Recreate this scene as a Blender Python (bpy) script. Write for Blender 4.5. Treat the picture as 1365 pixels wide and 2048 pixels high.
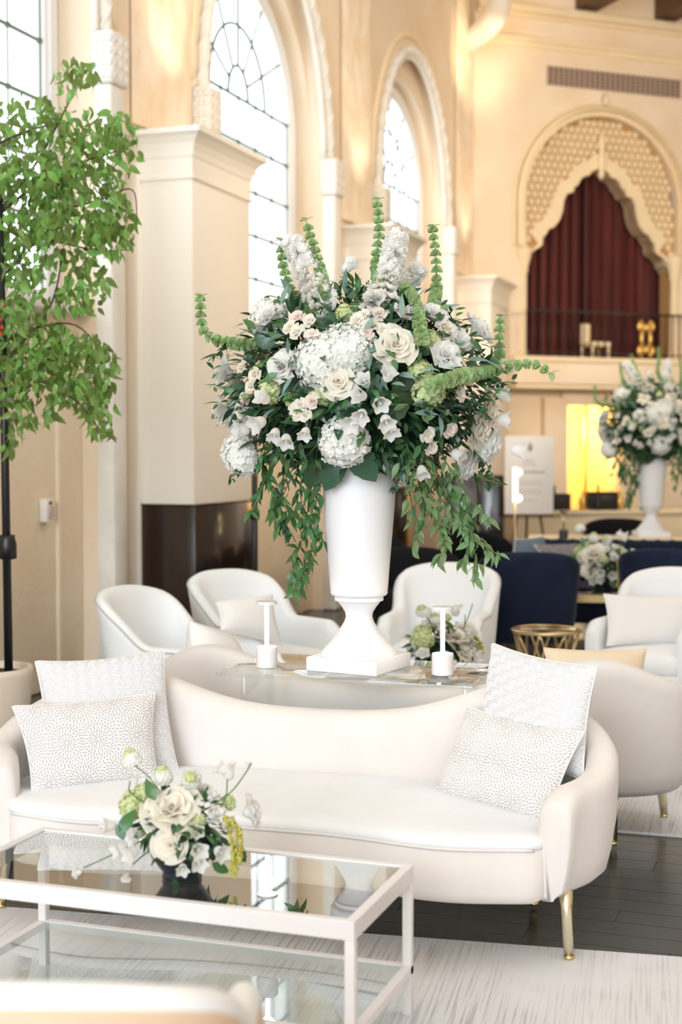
import bpy, math, random
import numpy as np
from mathutils import Vector, Matrix, noise
R = math.radians
rnd = random.Random(7)
nr = np.random.default_rng(7)
for o in list(bpy.data.objects): bpy.data.objects.remove(o)
scn = bpy.context.scene
col = scn.collection

# ------------------------------------------------------------------ camera
FPX, HOR, YAW = 2844.0, 895.0, R(19.3)
PITCH = math.atan((1024-HOR)/FPX)
cam_d = bpy.data.cameras.new('camera'); cam = bpy.data.objects.new('camera', cam_d); col.objects.link(cam)
cam.location = (0, 0, 1.6); cam.rotation_euler = (R(90)-PITCH, 0, YAW)
cam_d.sensor_fit = 'VERTICAL'; cam_d.sensor_height = 36; cam_d.sensor_width = 24
cam_d.lens = FPX/2048*36
cam_d.dof.use_dof = True; cam_d.dof.focus_distance = 5.05; cam_d.dof.aperture_fstop = 2.2
cam_d.clip_end = 200
scn.camera = cam
FW = Vector((-math.sin(YAW)*math.cos(PITCH), math.cos(YAW)*math.cos(PITCH), -math.sin(PITCH)))
RT = Vector((math.cos(YAW), math.sin(YAW), 0)); UP = RT.cross(FW)
EYE = Vector((0, 0, 1.6))
def at(px, py, d=None, y=None, z=None):
    """surveyed position: sight line through a point of the photograph, met at a known depth / wall line / height"""
    r = FW + RT*((px-682.5)/FPX) - UP*((py-1024)/FPX)
    t = d if d is not None else ((y-EYE.y)/r.y if y is not None else (z-EYE.z)/r.z)
    return EYE + r*t

# ------------------------------------------------------------------ world, lights, exposure
w = bpy.data.worlds.new('sky'); scn.world = w; w.use_nodes = True
bg = w.node_tree.nodes['Background']; bg.inputs[0].default_value = (0.90, 0.95, 1.0, 1); bg.inputs[1].default_value = 2.1
scn.view_settings.view_transform = 'Standard'; scn.view_settings.look = 'None'
scn.view_settings.gamma = 1; scn.view_settings.use_curve_mapping = False
scn.view_settings.exposure = 0.45
def area(name, loc, target, sx, sy, power, color):
    l = bpy.data.lights.new(name, 'AREA'); l.shape = 'RECTANGLE'; l.size = sx; l.size_y = sy
    l.energy = power; l.color = color
    o = bpy.data.objects.new(name, l); col.objects.link(o); o.location = loc
    o.rotation_euler = (Vector(target)-Vector(loc)).to_track_quat('-Z', 'Y').to_euler()
    return o
def spot(name, loc, target, power, color, angle=70, rad=.3, blend=.8):
    l = bpy.data.lights.new(name, 'SPOT'); l.energy = power; l.color = color
    l.spot_size = R(angle); l.spot_blend = blend; l.shadow_soft_size = rad
    o = bpy.data.objects.new(name, l); col.objects.link(o); o.location = loc
    o.rotation_euler = (Vector(target)-Vector(loc)).to_track_quat('-Z', 'Y').to_euler()
    return o
WARM = (1, .80, .58)
area('hall_overhead_fill', (0.5, 5.5, 7.6), (-1.2, 6.0, 0), 5, 7, 150, (.90, .95, 1.0))  # added overhead fill to whiten the sofas, no fixture hangs there
area('daylight_fill', (-2.6, -8.0, 4.2), (-2.2, 10, 2.4), 7, 6, 900, (.84, .92, 1.0))  # added daylight fill behind the camera, brightens the faces turned to it
area('far_overhead_fill', (0.5, 13.5, 7.4), (-1.5, 14.5, 0), 5, 4, 120, (1, .86, .70))  # added warm overhead fill for the far lounge, no fixture there
spot('far_wall_wash', (1.8, 12.5, 3.6), (-2.6, 20.9, 5.2), 1000, WARM, 80, .6)
spot('bay_wash', (0.8, 9.0, 3.4), (-5, 13.5, 4.6), 420, WARM, 95, .8)
for i, (yy) in enumerate((9.7, 14.15, 18.6)):
    spot('pier_uplight_%d' % i, (-4.3, yy, 3.95), (-4.95, yy-.1, 6.2), 36, (1, .80, .60), 65, .08)

# ------------------------------------------------------------------ materials
MAT = {}
def mat(name, c, rough=.6, metal=0., spec=.5, bump=0., bscale=40., var=0., vscale=3., trans=0., emit=None, estr=0., sheen=0., c2=None, island=0., coat=0., stretch=None):
    m = bpy.data.materials.new(name); m.use_nodes = True; nt = m.node_tree; N = nt.nodes; L = nt.links
    b = N['Principled BSDF']; b.inputs['Base Color'].default_value = (*c, 1)
    b.inputs['Roughness'].default_value = rough; b.inputs['Metallic'].default_value = metal
    b.inputs['Specular IOR Level'].default_value = spec
    if sheen: b.inputs['Sheen Weight'].default_value = sheen; b.inputs['Sheen Roughness'].default_value = .4
    if coat: b.inputs['Coat Weight'].default_value = coat; b.inputs['Coat Roughness'].default_value = .08
    tc = N.new('ShaderNodeTexCoord'); src = tc.outputs['Object']
    if stretch:
        mp = N.new('ShaderNodeMapping'); mp.inputs['Scale'].default_value = stretch; L.new(src, mp.inputs[0]); src = mp.outputs[0]
    colsock = None
    if var or c2:
        n = N.new('ShaderNodeTexNoise'); n.inputs['Scale'].default_value = vscale; n.inputs['Detail'].default_value = 5
        L.new(src, n.inputs['Vector'])
        mx = N.new('ShaderNodeMix'); mx.data_type = 'RGBA'
        d = c2 if c2 else tuple(max(0, x*(1-var)) for x in c)
        mx.inputs[6].default_value = (*c, 1); mx.inputs[7].default_value = (*d, 1)
        rp = N.new('ShaderNodeMapRange'); rp.inputs[1].default_value = .35; rp.inputs[2].default_value = .68
        L.new(n.outputs[0], rp.inputs[0]); L.new(rp.outputs[0], mx.inputs[0]); colsock = mx.outputs[2]
    if island:
        g = N.new('ShaderNodeNewGeometry'); h = N.new('ShaderNodeHueSaturation')
        mr = N.new('ShaderNodeMapRange'); mr.inputs[3].default_value = 1-island; mr.inputs[4].default_value = 1+island
        L.new(g.outputs['Random Per Island'], mr.inputs[0]); L.new(mr.outputs[0], h.inputs['Value'])
        oi = N.new('ShaderNodeObjectInfo'); m2 = N.new('ShaderNodeMapRange'); m2.inputs[3].default_value = .47; m2.inputs[4].default_value = .53
        ad = N.new('ShaderNodeMath'); ad.operation = 'ADD'; L.new(g.outputs['Random Per Island'], ad.inputs[0]); L.new(oi.outputs['Random'], ad.inputs[1])
        fr = N.new('ShaderNodeMath'); fr.operation = 'FRACT'; L.new(ad.outputs[0], fr.inputs[0]); L.new(fr.outputs[0], m2.inputs[0]); L.new(m2.outputs[0], h.inputs['Hue'])
        L.new(fr.outputs[0], mr.inputs[0])
        if colsock: L.new(colsock, h.inputs['Color'])
        else: h.inputs['Color'].default_value = (*c, 1)
        colsock = h.outputs[0]
    if colsock: L.new(colsock, b.inputs['Base Color'])
    if bump:
        n2 = N.new('ShaderNodeTexNoise'); n2.inputs['Scale'].default_value = bscale; n2.inputs['Detail'].default_value = 4
        L.new(src, n2.inputs['Vector'])
        bp = N.new('ShaderNodeBump'); bp.inputs['Strength'].default_value = bump; bp.inputs['Distance'].default_value = .02
        L.new(n2.outputs[0], bp.inputs['Height']); L.new(bp.outputs[0], b.inputs['Normal'])
    if emit:
        b.inputs['Emission Color'].default_value = (*emit, 1); b.inputs['Emission Strength'].default_value = estr
    if trans:
        tr = N.new('ShaderNodeBsdfTranslucent'); ms = N.new('ShaderNodeMixShader'); ms.inputs[0].default_value = trans
        if colsock: L.new(colsock, tr.inputs[0])
        else: tr.inputs[0].default_value = (*c, 1)
        L.new(b.outputs[0], ms.inputs[1]); L.new(tr.outputs[0], ms.inputs[2]); L.new(ms.outputs[0], N['Material Output'].inputs[0])
    MAT[name] = m; return m
def glassy(name, tint, ior, boost=1.0):
    m = bpy.data.materials.new(name); m.use_nodes = True; nt = m.node_tree; N = nt.nodes; L = nt.links
    N.remove(N['Principled BSDF'])
    t = N.new('ShaderNodeBsdfTransparent'); t.inputs[0].default_value = (*tint, 1)
    g = N.new('ShaderNodeBsdfGlossy'); g.inputs['Roughness'].default_value = .004; g.inputs[0].default_value = (1, 1, 1, 1)
    f = N.new('ShaderNodeFresnel'); f.inputs[0].default_value = ior
    mu = N.new('ShaderNodeMath'); mu.operation = 'MULTIPLY'; mu.inputs[1].default_value = boost; mu.use_clamp = True
    ge = N.new('ShaderNodeNewGeometry'); sb = N.new('ShaderNodeMath'); sb.operation = 'SUBTRACT'; sb.inputs[0].default_value = 1; L.new(ge.outputs['Backfacing'], sb.inputs[1])
    m3 = N.new('ShaderNodeMath'); m3.operation = 'MULTIPLY'; L.new(mu.outputs[0], m3.inputs[0]); L.new(sb.outputs[0], m3.inputs[1])
    ms = N.new('ShaderNodeMixShader'); L.new(f.outputs[0], mu.inputs[0]); L.new(m3.outputs[0], ms.inputs[0])
    L.new(t.outputs[0], ms.inputs[1]); L.new(g.outputs[0], ms.inputs[2]); L.new(ms.outputs[0], N['Material Output'].inputs[0])
    MAT[name] = m; return m
CREAM = (.86, .74, .59)
mat('plaster_wall', CREAM, .85, bump=.25, bscale=25, c2=(.80, .64, .46), vscale=1.2)
mat('rough_plaster', (.86, .69, .50), .9, bump=1.0, bscale=7, c2=(.93, .82, .68), vscale=2.5)
mat('pilaster_paint', (.89, .83, .73), .6, bump=.06, bscale=60)
mat('stone_trim', (.88, .84, .77), .8, bump=.3, bscale=30, var=.12, vscale=4)
mat('carved_stone', (.88, .73, .50), .85, bump=.2, bscale=40, var=.08)
mat('carved_shade', (.50, .29, .11), .9, bump=.4, bscale=60)  # carved stone again, darkened to paint the shade inside the lattice
mat('lower_plaster', (.86, .74, .58), .85, bump=.3, bscale=20, c2=(.80, .65, .46), vscale=1.5)
mat('white_paint', (.88, .88, .87), .4)
mat('lead', (.16, .20, .17), .5)
mat('dark_wood', (.022, .010, .008), .18, coat=.4, var=.3, vscale=8)
mat('beam_wood', (.13, .065, .03), .6, bump=.3)
mat('floor_wood', (.024, .028, .030), .22, bump=.05, bscale=30, c2=(.045, .045, .045), vscale=4, stretch=(1, 9, 1), spec=.5)
mat('ceiling_paint', (.80, .67, .50), .9)
mat('velvet', (.77, .785, .81), .75, sheen=.35, bump=.05, bscale=9, var=.05, vscale=5)
mat('velvet_warm_lit', (.745, .705, .68), .75, sheen=.3, bump=.05, bscale=9, var=.06, vscale=5)  # same cloth as velvet; beige puts the warm side light into its colour
mat('chair_fabric', (.80, .815, .825), .7, sheen=.25, bump=.05, bscale=50)
mat('tan_shade_velvet', (.62, .46, .33), .75, sheen=.2)  # white chair cloth painted tan, for shade on the outer back
mat('chair_piping', (.50, .50, .48), .7)
mat('navy_velvet', (.008, .015, .040), .75, spec=.2, sheen=.08, var=.3, vscale=6)
mat('black_fabric', (.005, .006, .008), .8, spec=.15)
mat('brass', (.72, .56, .30), .28, metal=1)
mat('gold', (.80, .52, .16), .35, metal=.8)
mat('pale_brass', (.80, .74, .55), .22, metal=1)
mat('white_metal', (.76, .74, .75), .35)
mat('urn_white', (.76, .76, .785), .45, bump=.04, bscale=20)
mat('lamp_glow', (1, 1, 1), .5, emit=(1, .98, .95), estr=4)
mat('warm_glow', (1, .8, .5), .5, emit=(1, .78, .42), estr=6)
mat('black_metal', (.008, .008, .009), .4)
mat('black_bowl', (.010, .014, .022), .22)
mat('curtain', (.12, .015, .010), .75, sheen=.15, var=.5, vscale=3, stretch=(6, 6, .4))
mat('sign_board', (.84, .80, .75), .6)
mat('sign_ink', (.40, .36, .33), .8)
mat('yellow_wall', (.92, .72, .30), .8)
mat('cloth_cream', (.85, .70, .48), .8)
mat('grille', (.03, .018, .014), .7)
mat('grille_bar', (.50, .38, .30), .6)
mat('petal', (.96, .955, .94), .55, trans=.5)
mat('petal_cream', (.95, .91, .82), .55, trans=.42)
mat('petal_blush', (.93, .82, .75), .55, trans=.4)
mat('petal_core', (.85, .72, .42), .6)
mat('floret_white', (.94, .95, .92), .6, trans=.4, island=.04)
mat('floret_green', (.66, .73, .40), .6, trans=.25, island=.12)
mat('bells_green', (.42, .58, .28), .5, trans=.4, island=.22)
mat('leaf_dark', (.030, .085, .040), .28, trans=.12, island=.35)
mat('leaf_mid', (.07, .17, .055), .35, trans=.25, island=.30)
mat('leaf_pale', (.20, .32, .14), .42, trans=.35, island=.22)
mat('leaf_ficus', (.22, .37, .09), .28, trans=.45, island=.45)
mat('leaf_silver', (.20, .33, .28), .5, trans=.2, island=.2)
mat('stem', (.10, .17, .05), .6)
mat('bark', (.09, .05, .035), .8, bump=.4)
mat('foliage_core', (.008, .02, .010), .9)  # near-black, stands for the shade between leaves
mat('planter', (.70, .60, .48), .6)
mat('soil', (.015, .012, .010), .95, bump=.6)
mat('amaranth', (.45, .42, .08), .7, island=.2)
mat('orange_petal', (.95, .22, .06), .5, trans=.3)
mat('grey_weave', (.28, .27, .28), .85, bump=.6, bscale=120, c2=(.12, .12, .13), vscale=60)
mat('blue_grey', (.10, .14, .19), .8)
mat('pillow_plain', (.80, .785, .765), .8, bump=.1, bscale=200)
mat('pillow_tan', (.80, .66, .48), .8)
glassy('window_glass', (.97, .99, .98), 1.45)
glassy('table_glass', (.80, .84, .83), 1.75, 1.9)
glassy('shelf_glass', (.84, .88, .87), 1.5, 1.5)
glassy('clear_acrylic', (.96, .975, .97), 1.5, 1.1)
glassy('dark_glass', (.10, .14, .14), 1.6, 1.3)
# rug: fine ribs of pile run along Y
def rug_mat():
    m = bpy.data.materials.new('rug_pile'); m.use_nodes = True; N = m.node_tree.nodes; L = m.node_tree.links; b = N['Principled BSDF']
    tc = N.new('ShaderNodeTexCoord'); mp = N.new('ShaderNodeMapping'); mp.inputs['Scale'].default_value = (130, 2.2, 1); L.new(tc.outputs['Object'], mp.inputs[0])
    n = N.new('ShaderNodeTexNoise'); n.inputs['Scale'].default_value = 1; n.inputs['Detail'].default_value = 3; L.new(mp.outputs[0], n.inputs[0])
    r = N.new('ShaderNodeValToRGB'); r.color_ramp.elements[0].position = .38; r.color_ramp.elements[0].color = (.47, .46, .47, 1)
    r.color_ramp.elements[1].position = .50; r.color_ramp.elements[1].color = (.68, .685, .71, 1); L.new(n.outputs[0], r.inputs[0])
    n3 = N.new('ShaderNodeTexNoise'); n3.inputs['Scale'].default_value = 2.2; n3.inputs['Detail'].default_value = 3; L.new(tc.outputs['Object'], n3.inputs[0])
    r3 = N.new('ShaderNodeMapRange'); r3.inputs[1].default_value = .42; r3.inputs[2].default_value = .62; L.new(n3.outputs[0], r3.inputs[0])
    mx = N.new('ShaderNodeMix'); mx.data_type = 'RGBA'; L.new(r3.outputs[0], mx.inputs[0]); L.new(r.outputs[0], mx.inputs[6]); mx.inputs[7].default_value = (.72, .725, .75, 1)
    L.new(mx.outputs[2], b.inputs['Base Color']); b.inputs['Roughness'].default_value = .85
    bp = N.new('ShaderNodeBump'); bp.inputs['Strength'].default_value = .5; bp.inputs['Distance'].default_value = .004; L.new(n.outputs[0], bp.inputs['Height']); L.new(bp.outputs[0], b.inputs['Normal'])
    MAT['rug_pile'] = m
rug_mat()
def pattern_mat(name, base, high, rough=.7):
    m = bpy.data.materials.new(name); m.use_nodes = True; N = m.node_tree.nodes; L = m.node_tree.links; b = N['Principled BSDF']
    a = N.new('ShaderNodeAttribute'); a.attribute_name = 'pattern'
    mx = N.new('ShaderNodeMix'); mx.data_type = 'RGBA'; L.new(a.outputs['Fac'], mx.inputs[0]); mx.inputs[6].default_value = (*base, 1); mx.inputs[7].default_value = (*high, 1)
    L.new(mx.outputs[2], b.inputs['Base Color']); b.inputs['Roughness'].default_value = rough
    b.inputs['Sheen Weight'].default_value = .2
    MAT[name] = m
pattern_mat('basketweave', (.60, .60, .625), (.80, .80, .82), .5)
pattern_mat('starburst', (.78, .76, .755), (.50, .48, .47), .7)

# ------------------------------------------------------------------ mesh helpers
class Geo:
    def __init__(s): s.V = []; s.F = []; s.n = 0
    def add(s, V, F, M=None):
        V = np.asarray(V, float)
        if M is not None:
            A = np.array(M); V = V@A[:3, :3].T + A[:3, 3]
        s.V.append(V); k = s.n; s.F.extend([tuple(i+k for i in f) for f in F]); s.n += len(V); return s
    def mesh(s, name, mats=None, smooth=True):
        me = bpy.data.meshes.new(name)
        V = np.concatenate(s.V) if s.V else np.zeros((0, 3))
        me.from_pydata(V.tolist(), [], s.F)
        if mats:
            me.materials.append(MAT[mats])
        if smooth: me.polygons.foreach_set('use_smooth', [True]*len(me.polygons))
        me.update(); return me
def obj(name, data, parent=None, loc=None, rot=None, label=None, cat=None, group=None, kind=None):
    o = bpy.data.objects.new(name, data); col.objects.link(o)
    if parent: o.parent = parent
    if loc is not None: o.location = loc
    if rot is not None: o.rotation_euler = rot
    return tag(o, label, cat, group, kind)
def tag(o, label=None, cat=None, group=None, kind=None):
    if label: o['label'] = label
    if cat: o['category'] = cat
    if group: o['group'] = group
    if kind: o['kind'] = kind
    return o
def thing(name, label, cat, loc=(0, 0, 0), rz=0, group=None, kind=None):
    o = obj(name, None, None, loc, (0, 0, rz), label, cat, group, kind); o.empty_display_size = .1; return o
def part(name, geo, m, parent, bev=0, smooth=True, label=None, kind=None, auto=False, **k):
    o = obj(name, geo.mesh(name, m, smooth), parent, label=label, kind=kind, **k)
    if bev:
        b = o.modifiers.new('bevel', 'BEVEL'); b.width = bev; b.segments = 2; b.limit_method = 'ANGLE'; b.harden_normals = False
    if auto: flatten_sharp(o.data)
    return o
def flatten_sharp(me, ang=40):
    import bmesh
    bm = bmesh.new(); bm.from_mesh(me)
    for e in bm.edges:
        if len(e.link_faces) == 2 and e.calc_face_angle(0) > R(ang): e.smooth = False
    bm.to_mesh(me); bm.free()
def copy_tree(o, parent=None):
    c = o.copy(); col.objects.link(c); c.parent = parent
    for ch in kids.get(o.name, []) if False else list(o.children): copy_tree(ch, c)
    return c
def box(x0, x1, y0, y1, z0, z1):
    V = [(x, y, z) for z in (z0, z1) for y in (y0, y1) for x in (x0, x1)]
    return V, [(0, 2, 3, 1), (4, 5, 7, 6), (0, 1, 5, 4), (2, 6, 7, 3), (0, 4, 6, 2), (1, 3, 7, 5)]
def boxg(*a): return Geo().add(*box(*a))
def lathe(prof, n=32, cap=True):
    V = []; F = []
    for r, z in prof:
        for i in range(n):
            a = 2*math.pi*i/n; V.append((r*math.cos(a), r*math.sin(a), z))
    for j in range(len(prof)-1):
        for i in range(n):
            k = (i+1) % n; F.append((j*n+i, j*n+k, (j+1)*n+k, (j+1)*n+i))
    if cap:
        F.append(tuple(range(n-1, -1, -1))); F.append(tuple((len(prof)-1)*n+i for i in range(n)))
    return V, F
def frame_of(t):
    t = Vector(t).normalized(); a = Vector((0, 0, 1)) if abs(t.z) < .95 else Vector((1, 0, 0))
    x = a.cross(t).normalized(); return x, t.cross(x)
def tube(P, r, n=8, cap=True, flat=None):
    P = [Vector(p) for p in P]; V = []; F = []; m = len(P); px = None
    for j, p in enumerate(P):
        t = (P[min(j+1, m-1)]-P[max(j-1, 0)])
        if px is None: x, y = frame_of(t)
        else:
            t.normalize(); x = (px-t*px.dot(t)).normalized(); y = t.cross(x)
        px = x; rr = r[j] if isinstance(r, (list, tuple)) else r
        for i in range(n):
            a = 2*math.pi*i/n; V.append(tuple(p+x*rr*math.cos(a)+y*rr*math.sin(a)*(flat or 1)))
    for j in range(m-1):
        for i in range(n):
            k = (i+1) % n; F.append((j*n+i, j*n+k, (j+1)*n+k, (j+1)*n+i))
    if cap: F.append(tuple(range(n-1, -1, -1))); F.append(tuple((m-1)*n+i for i in range(n)))
    return V, F
def rings(RG, closed=True, cap0=True, cap1=True):
    """skin a list of equal-length rings"""
    n = len(RG[0]); V = [p for r in RG for p in r]; F = []
    for j in range(len(RG)-1):
        for i in range(n if closed else n-1):
            k = (i+1) % n; F.append((j*n+i, j*n+k, (j+1)*n+k, (j+1)*n+i))
    if cap0: F.append(tuple(range(n-1, -1, -1)))
    if cap1: F.append(tuple((len(RG)-1)*n+i for i in range(n)))
    return V, F
def grid(f, nu, nv):
    V = [tuple(f(i/nu, j/nv)) for j in range(nv+1) for i in range(nu+1)]
    F = [(j*(nu+1)+i, j*(nu+1)+i+1, (j+1)*(nu+1)+i+1, (j+1)*(nu+1)+i) for j in range(nv) for i in range(nu)]
    return V, F
def smoothstep(a, b, x):
    t = min(1, max(0, (x-a)/(b-a))); return t*t*(3-2*t)
def lerp(a, b, t): return a+(b-a)*t
def crom(P, n=6):
    P = [Vector(p) for p in P]; Q = [2*P[0]-P[1]]+P+[2*P[-1]-P[-2]]; out = []
    for i in range(1, len(Q)-2):
        a, b, c, d = Q[i-1], Q[i], Q[i+1], Q[i+2]
        for k in range(n):
            t = k/n; out.append(.5*((2*b)+(c-a)*t+(2*a-5*b+4*c-d)*t*t+(3*b-a-3*c+d)*t**3))
    out.append(P[-1]); return out
def facing(loc, z, twist=0, s=1):
    z = Vector(z).normalized(); x, y = frame_of(z)
    M = Matrix((x, y, z)).transposed().to_4x4() @ Matrix.Rotation(twist, 4, 'Z') @ Matrix.Scale(s, 4)
    M.translation = Vector(loc); return M

# ================================================================== SETTING
# ---- floor
fl = thing('floor', None, None, kind='structure')
part('floor_base', boxg(-6, 9, -9, 32, -.12, -.004), 'floor_wood', fl, smooth=False)
plank_me = {}
def plank(x0, x1, y0, y1):
    k = round(x1-x0, 2)
    if k not in plank_me:
        g = boxg(0, k-.003, 0, .125-.003, -.015, 0); plank_me[k] = g.mesh('plank', 'floor_wood', False)
    o = obj('plank', plank_me[k], fl, (x0, y0, 0))
row = 0; y = 3.9
while y < 6.4:
    x = -3.4-(row*.47 % 1.2)
    while x < 1.2:
        plank(x, x+1.2, y, y+.125); x += 1.2
    y += .125; row += 1
# ---- rugs
rug = Geo()
def rug_geo(x0, x1, y0, y1, h):
    g = Geo(); g.add(*box(x0, x1, y0, y1, 0, h)); return g
o = obj('rug', rug_geo(-2.6, 2.2, -2.6, .0, .011).mesh('rug', 'rug_pile', False), None, (-.93, 4.42, .0), (0, 0, R(7)),
        'grey and white ribbed rug under the glass coffee table and front sofa', 'rug')
o = obj('rug', rug_geo(-2.8, 2.6, 0, 4.6, .011).mesh('rug', 'rug_pile', False), None, (-.8, 5.9, .0), (0, 0, R(2)),
        'pale ribbed rug beyond the strip of dark floor, under the second sofa', 'rug')

# ---- window wall (left)
XF, XW, XG = -4.284, -4.78, -5.08      # pilaster face, wall face, glazing
P0 = 9.095; BAY = 4.5
def arch_wall(g, xf, xb, y0, y1, z0, z1, cy, a, spring, ry, sill, n=28, cap=True):
    """a wall slab (xb..xf thick) with an arched opening, centre cy, half width a"""
    A = [(cy-a*math.cos(math.pi*i/n), spring+ry*math.sin(math.pi*i/n)) for i in range(n+1)]
    g.add(*box(xb, xf, y0, cy-a, z0, z1)); g.add(*box(xb, xf, cy+a, y1, z0, z1))
    if sill > z0: g.add(*box(xb, xf, cy-a, cy+a, z0, sill))
    V = []; F = []
    for (yy, zz) in A: V += [(xf, yy, zz), (xf, yy, z1), (xb, yy, zz), (xb, yy, z1)]
    for i in range(n):
        p, q = 4*i, 4*(i+1)
        F += [(p, q, q+1, p+1), (p+2, p+3, q+3, q+2), (p, p+2, q+2, q)]
    g.add(V, F)
wl = thing('wall_left', None, None, kind='structure')
HC, HA = 2.65, 1.37     # centre of opening measured from the near pilaster, half width
ZT = 8.2
win_id = 0
pane_me = None
part('wall_face', boxg(XG-.1, XW, -9, P0-2*BAY+1.035+3.46, 0, ZT), 'plaster_wall', wl, smooth=False)
for k in (-1, 0, 1, 2):
    yb = P0+k*BAY; y1 = yb+BAY if k < 2 else yb+1.2
    if k < 2:
        g = Geo(); arch_wall(g, XW, XW-.13, yb, yb+BAY, 0, ZT, yb+HC, HA, 4.55, 1.72, 0)
        part('wall_face', g, 'plaster_wall', wl, smooth=False)
        g = Geo(); arch_wall(g, XW-.13, XG-.12, yb+.3, yb+BAY-.02, 0, ZT, yb+HC, HA-.0, 4.6, 1.30, 2.55)
        part('wall_recess', g, 'plaster_wall', wl, smooth=False)
        part('window_sill', boxg(XG-.1, XW-.03, yb+HC-HA, yb+HC+HA, 2.49, 2.56), 'stone_trim', wl, bev=.01)
        # small ledge mouldings and joints under the sill
        part('wall_lower', boxg(XG+.08, XG+.185, yb+HC-HA+.004, yb+HC+HA-.004, 0, 2.2), 'lower_plaster', wl, bev=.01)
        for yy in (yb+HC+HA-.36, yb+HC-.2, yb+HC-HA+.5):
            part('wall_batten', boxg(XG+.17, XG+.205, yy, yy+.05, 0, 2.2), 'lower_plaster', wl, bev=.006)
        # moulding around the arch
        cy = yb+HC
        P = [(XW+.0, cy-1.62*math.cos(math.pi*i/40), 4.45+1.93*math.sin(math.pi*i/40)) for i in range(41)]
        part('arch_moulding', Geo().add(*tube(P, .035, 8)), 'carved_stone', wl)
        # rope moulding: smooth roll wound with a twisted strand
        rope = Geo(); Q = [Vector((XW+.03, cy-(HA+.09)*math.cos(math.pi*i/120), 4.40+1.80*math.sin(math.pi*i/120))) for i in range(121)]
        rope.add(*tube(Q, .052, 8))
        for s in range(2):
            S = []
            for i in range(121):
                t = (Q[min(i+1, 120)]-Q[max(i-1, 0)]).normalized(); b = Vector((1, 0, 0)); c = t.cross(b)
                a = i*.62+s*math.pi; S.append(Q[i]+(b*math.cos(a)+c*math.sin(a))*.040)
            rope.add(*tube(S, .024, 6))
        part('rope_moulding', rope, 'stone_trim', wl)
        part('arch_fillet', Geo().add(*tube([Vector((XW+.01, cy-(HA+.0)*math.cos(math.pi*i/40), 4.4+1.74*math.sin(math.pi*i/40))) for i in range(41)], .03, 6)), 'stone_trim', wl)
        for sgn in (-1, 1):
            ya = cy+sgn*(HA+.10)
            part('shaft', boxg(XW-.02, XW+.125, ya-.10, ya+.10, 0, 4.05), 'stone_trim', wl, bev=.02)
            part('shaft_capital', boxg(XW-.02, XW+.15, ya-.125, ya+.125, 4.05, 4.40), 'carved_stone' if 0 else 'stone_trim', wl, bev=.02)
            g = Geo()
            for i in range(4):
                for j in range(3):
                    g.add(*lathe([(.030, 0), (.022, .005), (.006, .007)], 6), Matrix.Translation((XW+.15, ya-.08+.08*j*1.0, 4.10+.08*i)) @ Matrix.Rotation(R(90), 4, 'Y'))
                    g.add(*lathe([(.030, 0), (.022, .005), (.006, .007)], 6), Matrix.Translation((XW+.02+.05*j, ya-.125, 4.10+.08*i)) @ Matrix.Rotation(R(90), 4, 'X'))
            part('capital_carving', g, 'stone_trim', wl)
        # --- window
        win_id += 1
        wn = thing('window_%d' % win_id, None, None, kind='structure')
        fa, fr = HA-.01, 1.29; ia, ir = HA-.19, 1.12; sp = 4.6; zs = 2.56
        def band(a0, r0, a1, r1, x0, x1, n=32):
            out = [(cy-a0, zs)]+[(cy-a0*math.cos(math.pi*i/n), sp+r0*math.sin(math.pi*i/n)) for i in range(n+1)]+[(cy+a0, zs)]
            inn = [(cy-a1, zs+.1)]+[(cy-a1*math.cos(math.pi*i/n), sp+r1*math.sin(math.pi*i/n)) for i in range(n+1)]+[(cy+a1, zs+.1)]
            V = []; F = []
            for (p, q) in zip(out, inn): V += [(x1, *p), (x1, *q), (x0, *p), (x0, *q)]
            m = len(out)
            for i in range(m):
                a, b = 4*i, 4*((i+1) % m)
                F += [(a, b, b+1, a+1), (a+1, b+1, b+3, a+3), (a+2, a+3, b+3, b+2), (a, a+2, b+2, b)]
            return V, F
        part('window_frame', Geo().add(*band(fa, fr, ia, ir, XG-.04, XG+.03)), 'white_paint', wn, smooth=False, bev=.01)
        part('window_moulding', Geo().add(*tube([(XG+.035, cy-(ia+.06), zs)]+[(XG+.035, cy-(ia+.06)*math.cos(math.pi*i/32), sp+(ir+.06)*math.sin(math.pi*i/32)) for i in range(33)]+[(XG+.035, cy+ia+.06, zs)], .02, 6)), 'white_paint', wn)
        mt = Geo()
        zz = sp+.10
        zl = []
        while zz > zs+.15: zl.append(zz); zz -= .39
        for z in zl:
            hw = ia if z <= sp else ia*.995
            mt.add(*box(XG-.012, XG+.012, cy-hw, cy+hw, z-.010, z+.010))
            for j in range(-3, 4):       # lead clips where the bars cross
                if abs(j*.39) < ia: mt.add(*box(XG-.014, XG+.016, cy+j*.39-.015, cy+j*.39+.015, z-.015, z+.015))
        for j in range(-3, 4):
            if abs(j*.39) < ia: mt.add(*box(XG-.006, XG+.006, cy+j*.39-.0035, cy+j*.39+.0035, zs+.1, sp+.1))
        def arc(r, ez, n=24, z0=sp+.1): return [(XG, cy-r*math.cos(math.pi*i/n), z0+r*ez*math.sin(math.pi*i/n)) for i in range(n+1)]
        mt.add(*tube(arc(.62, 1.02), .014, 6)); mt.add(*tube(arc(.22, 1.25), .014, 6))
        for a in (30, 60, 90, 120, 150):
            c, s = math.cos(R(a)), math.sin(R(a)); r1 = (ia*ir)/math.hypot(ir*c, ia*s)
            mt.add(*tube([(XG, cy+.23*c, sp+.1+.27*s), (XG, cy+r1*c*.97, sp+.06+r1*s*.98)], .013, 6))
        part('muntins', mt, 'lead', wn, smooth=False)
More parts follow.
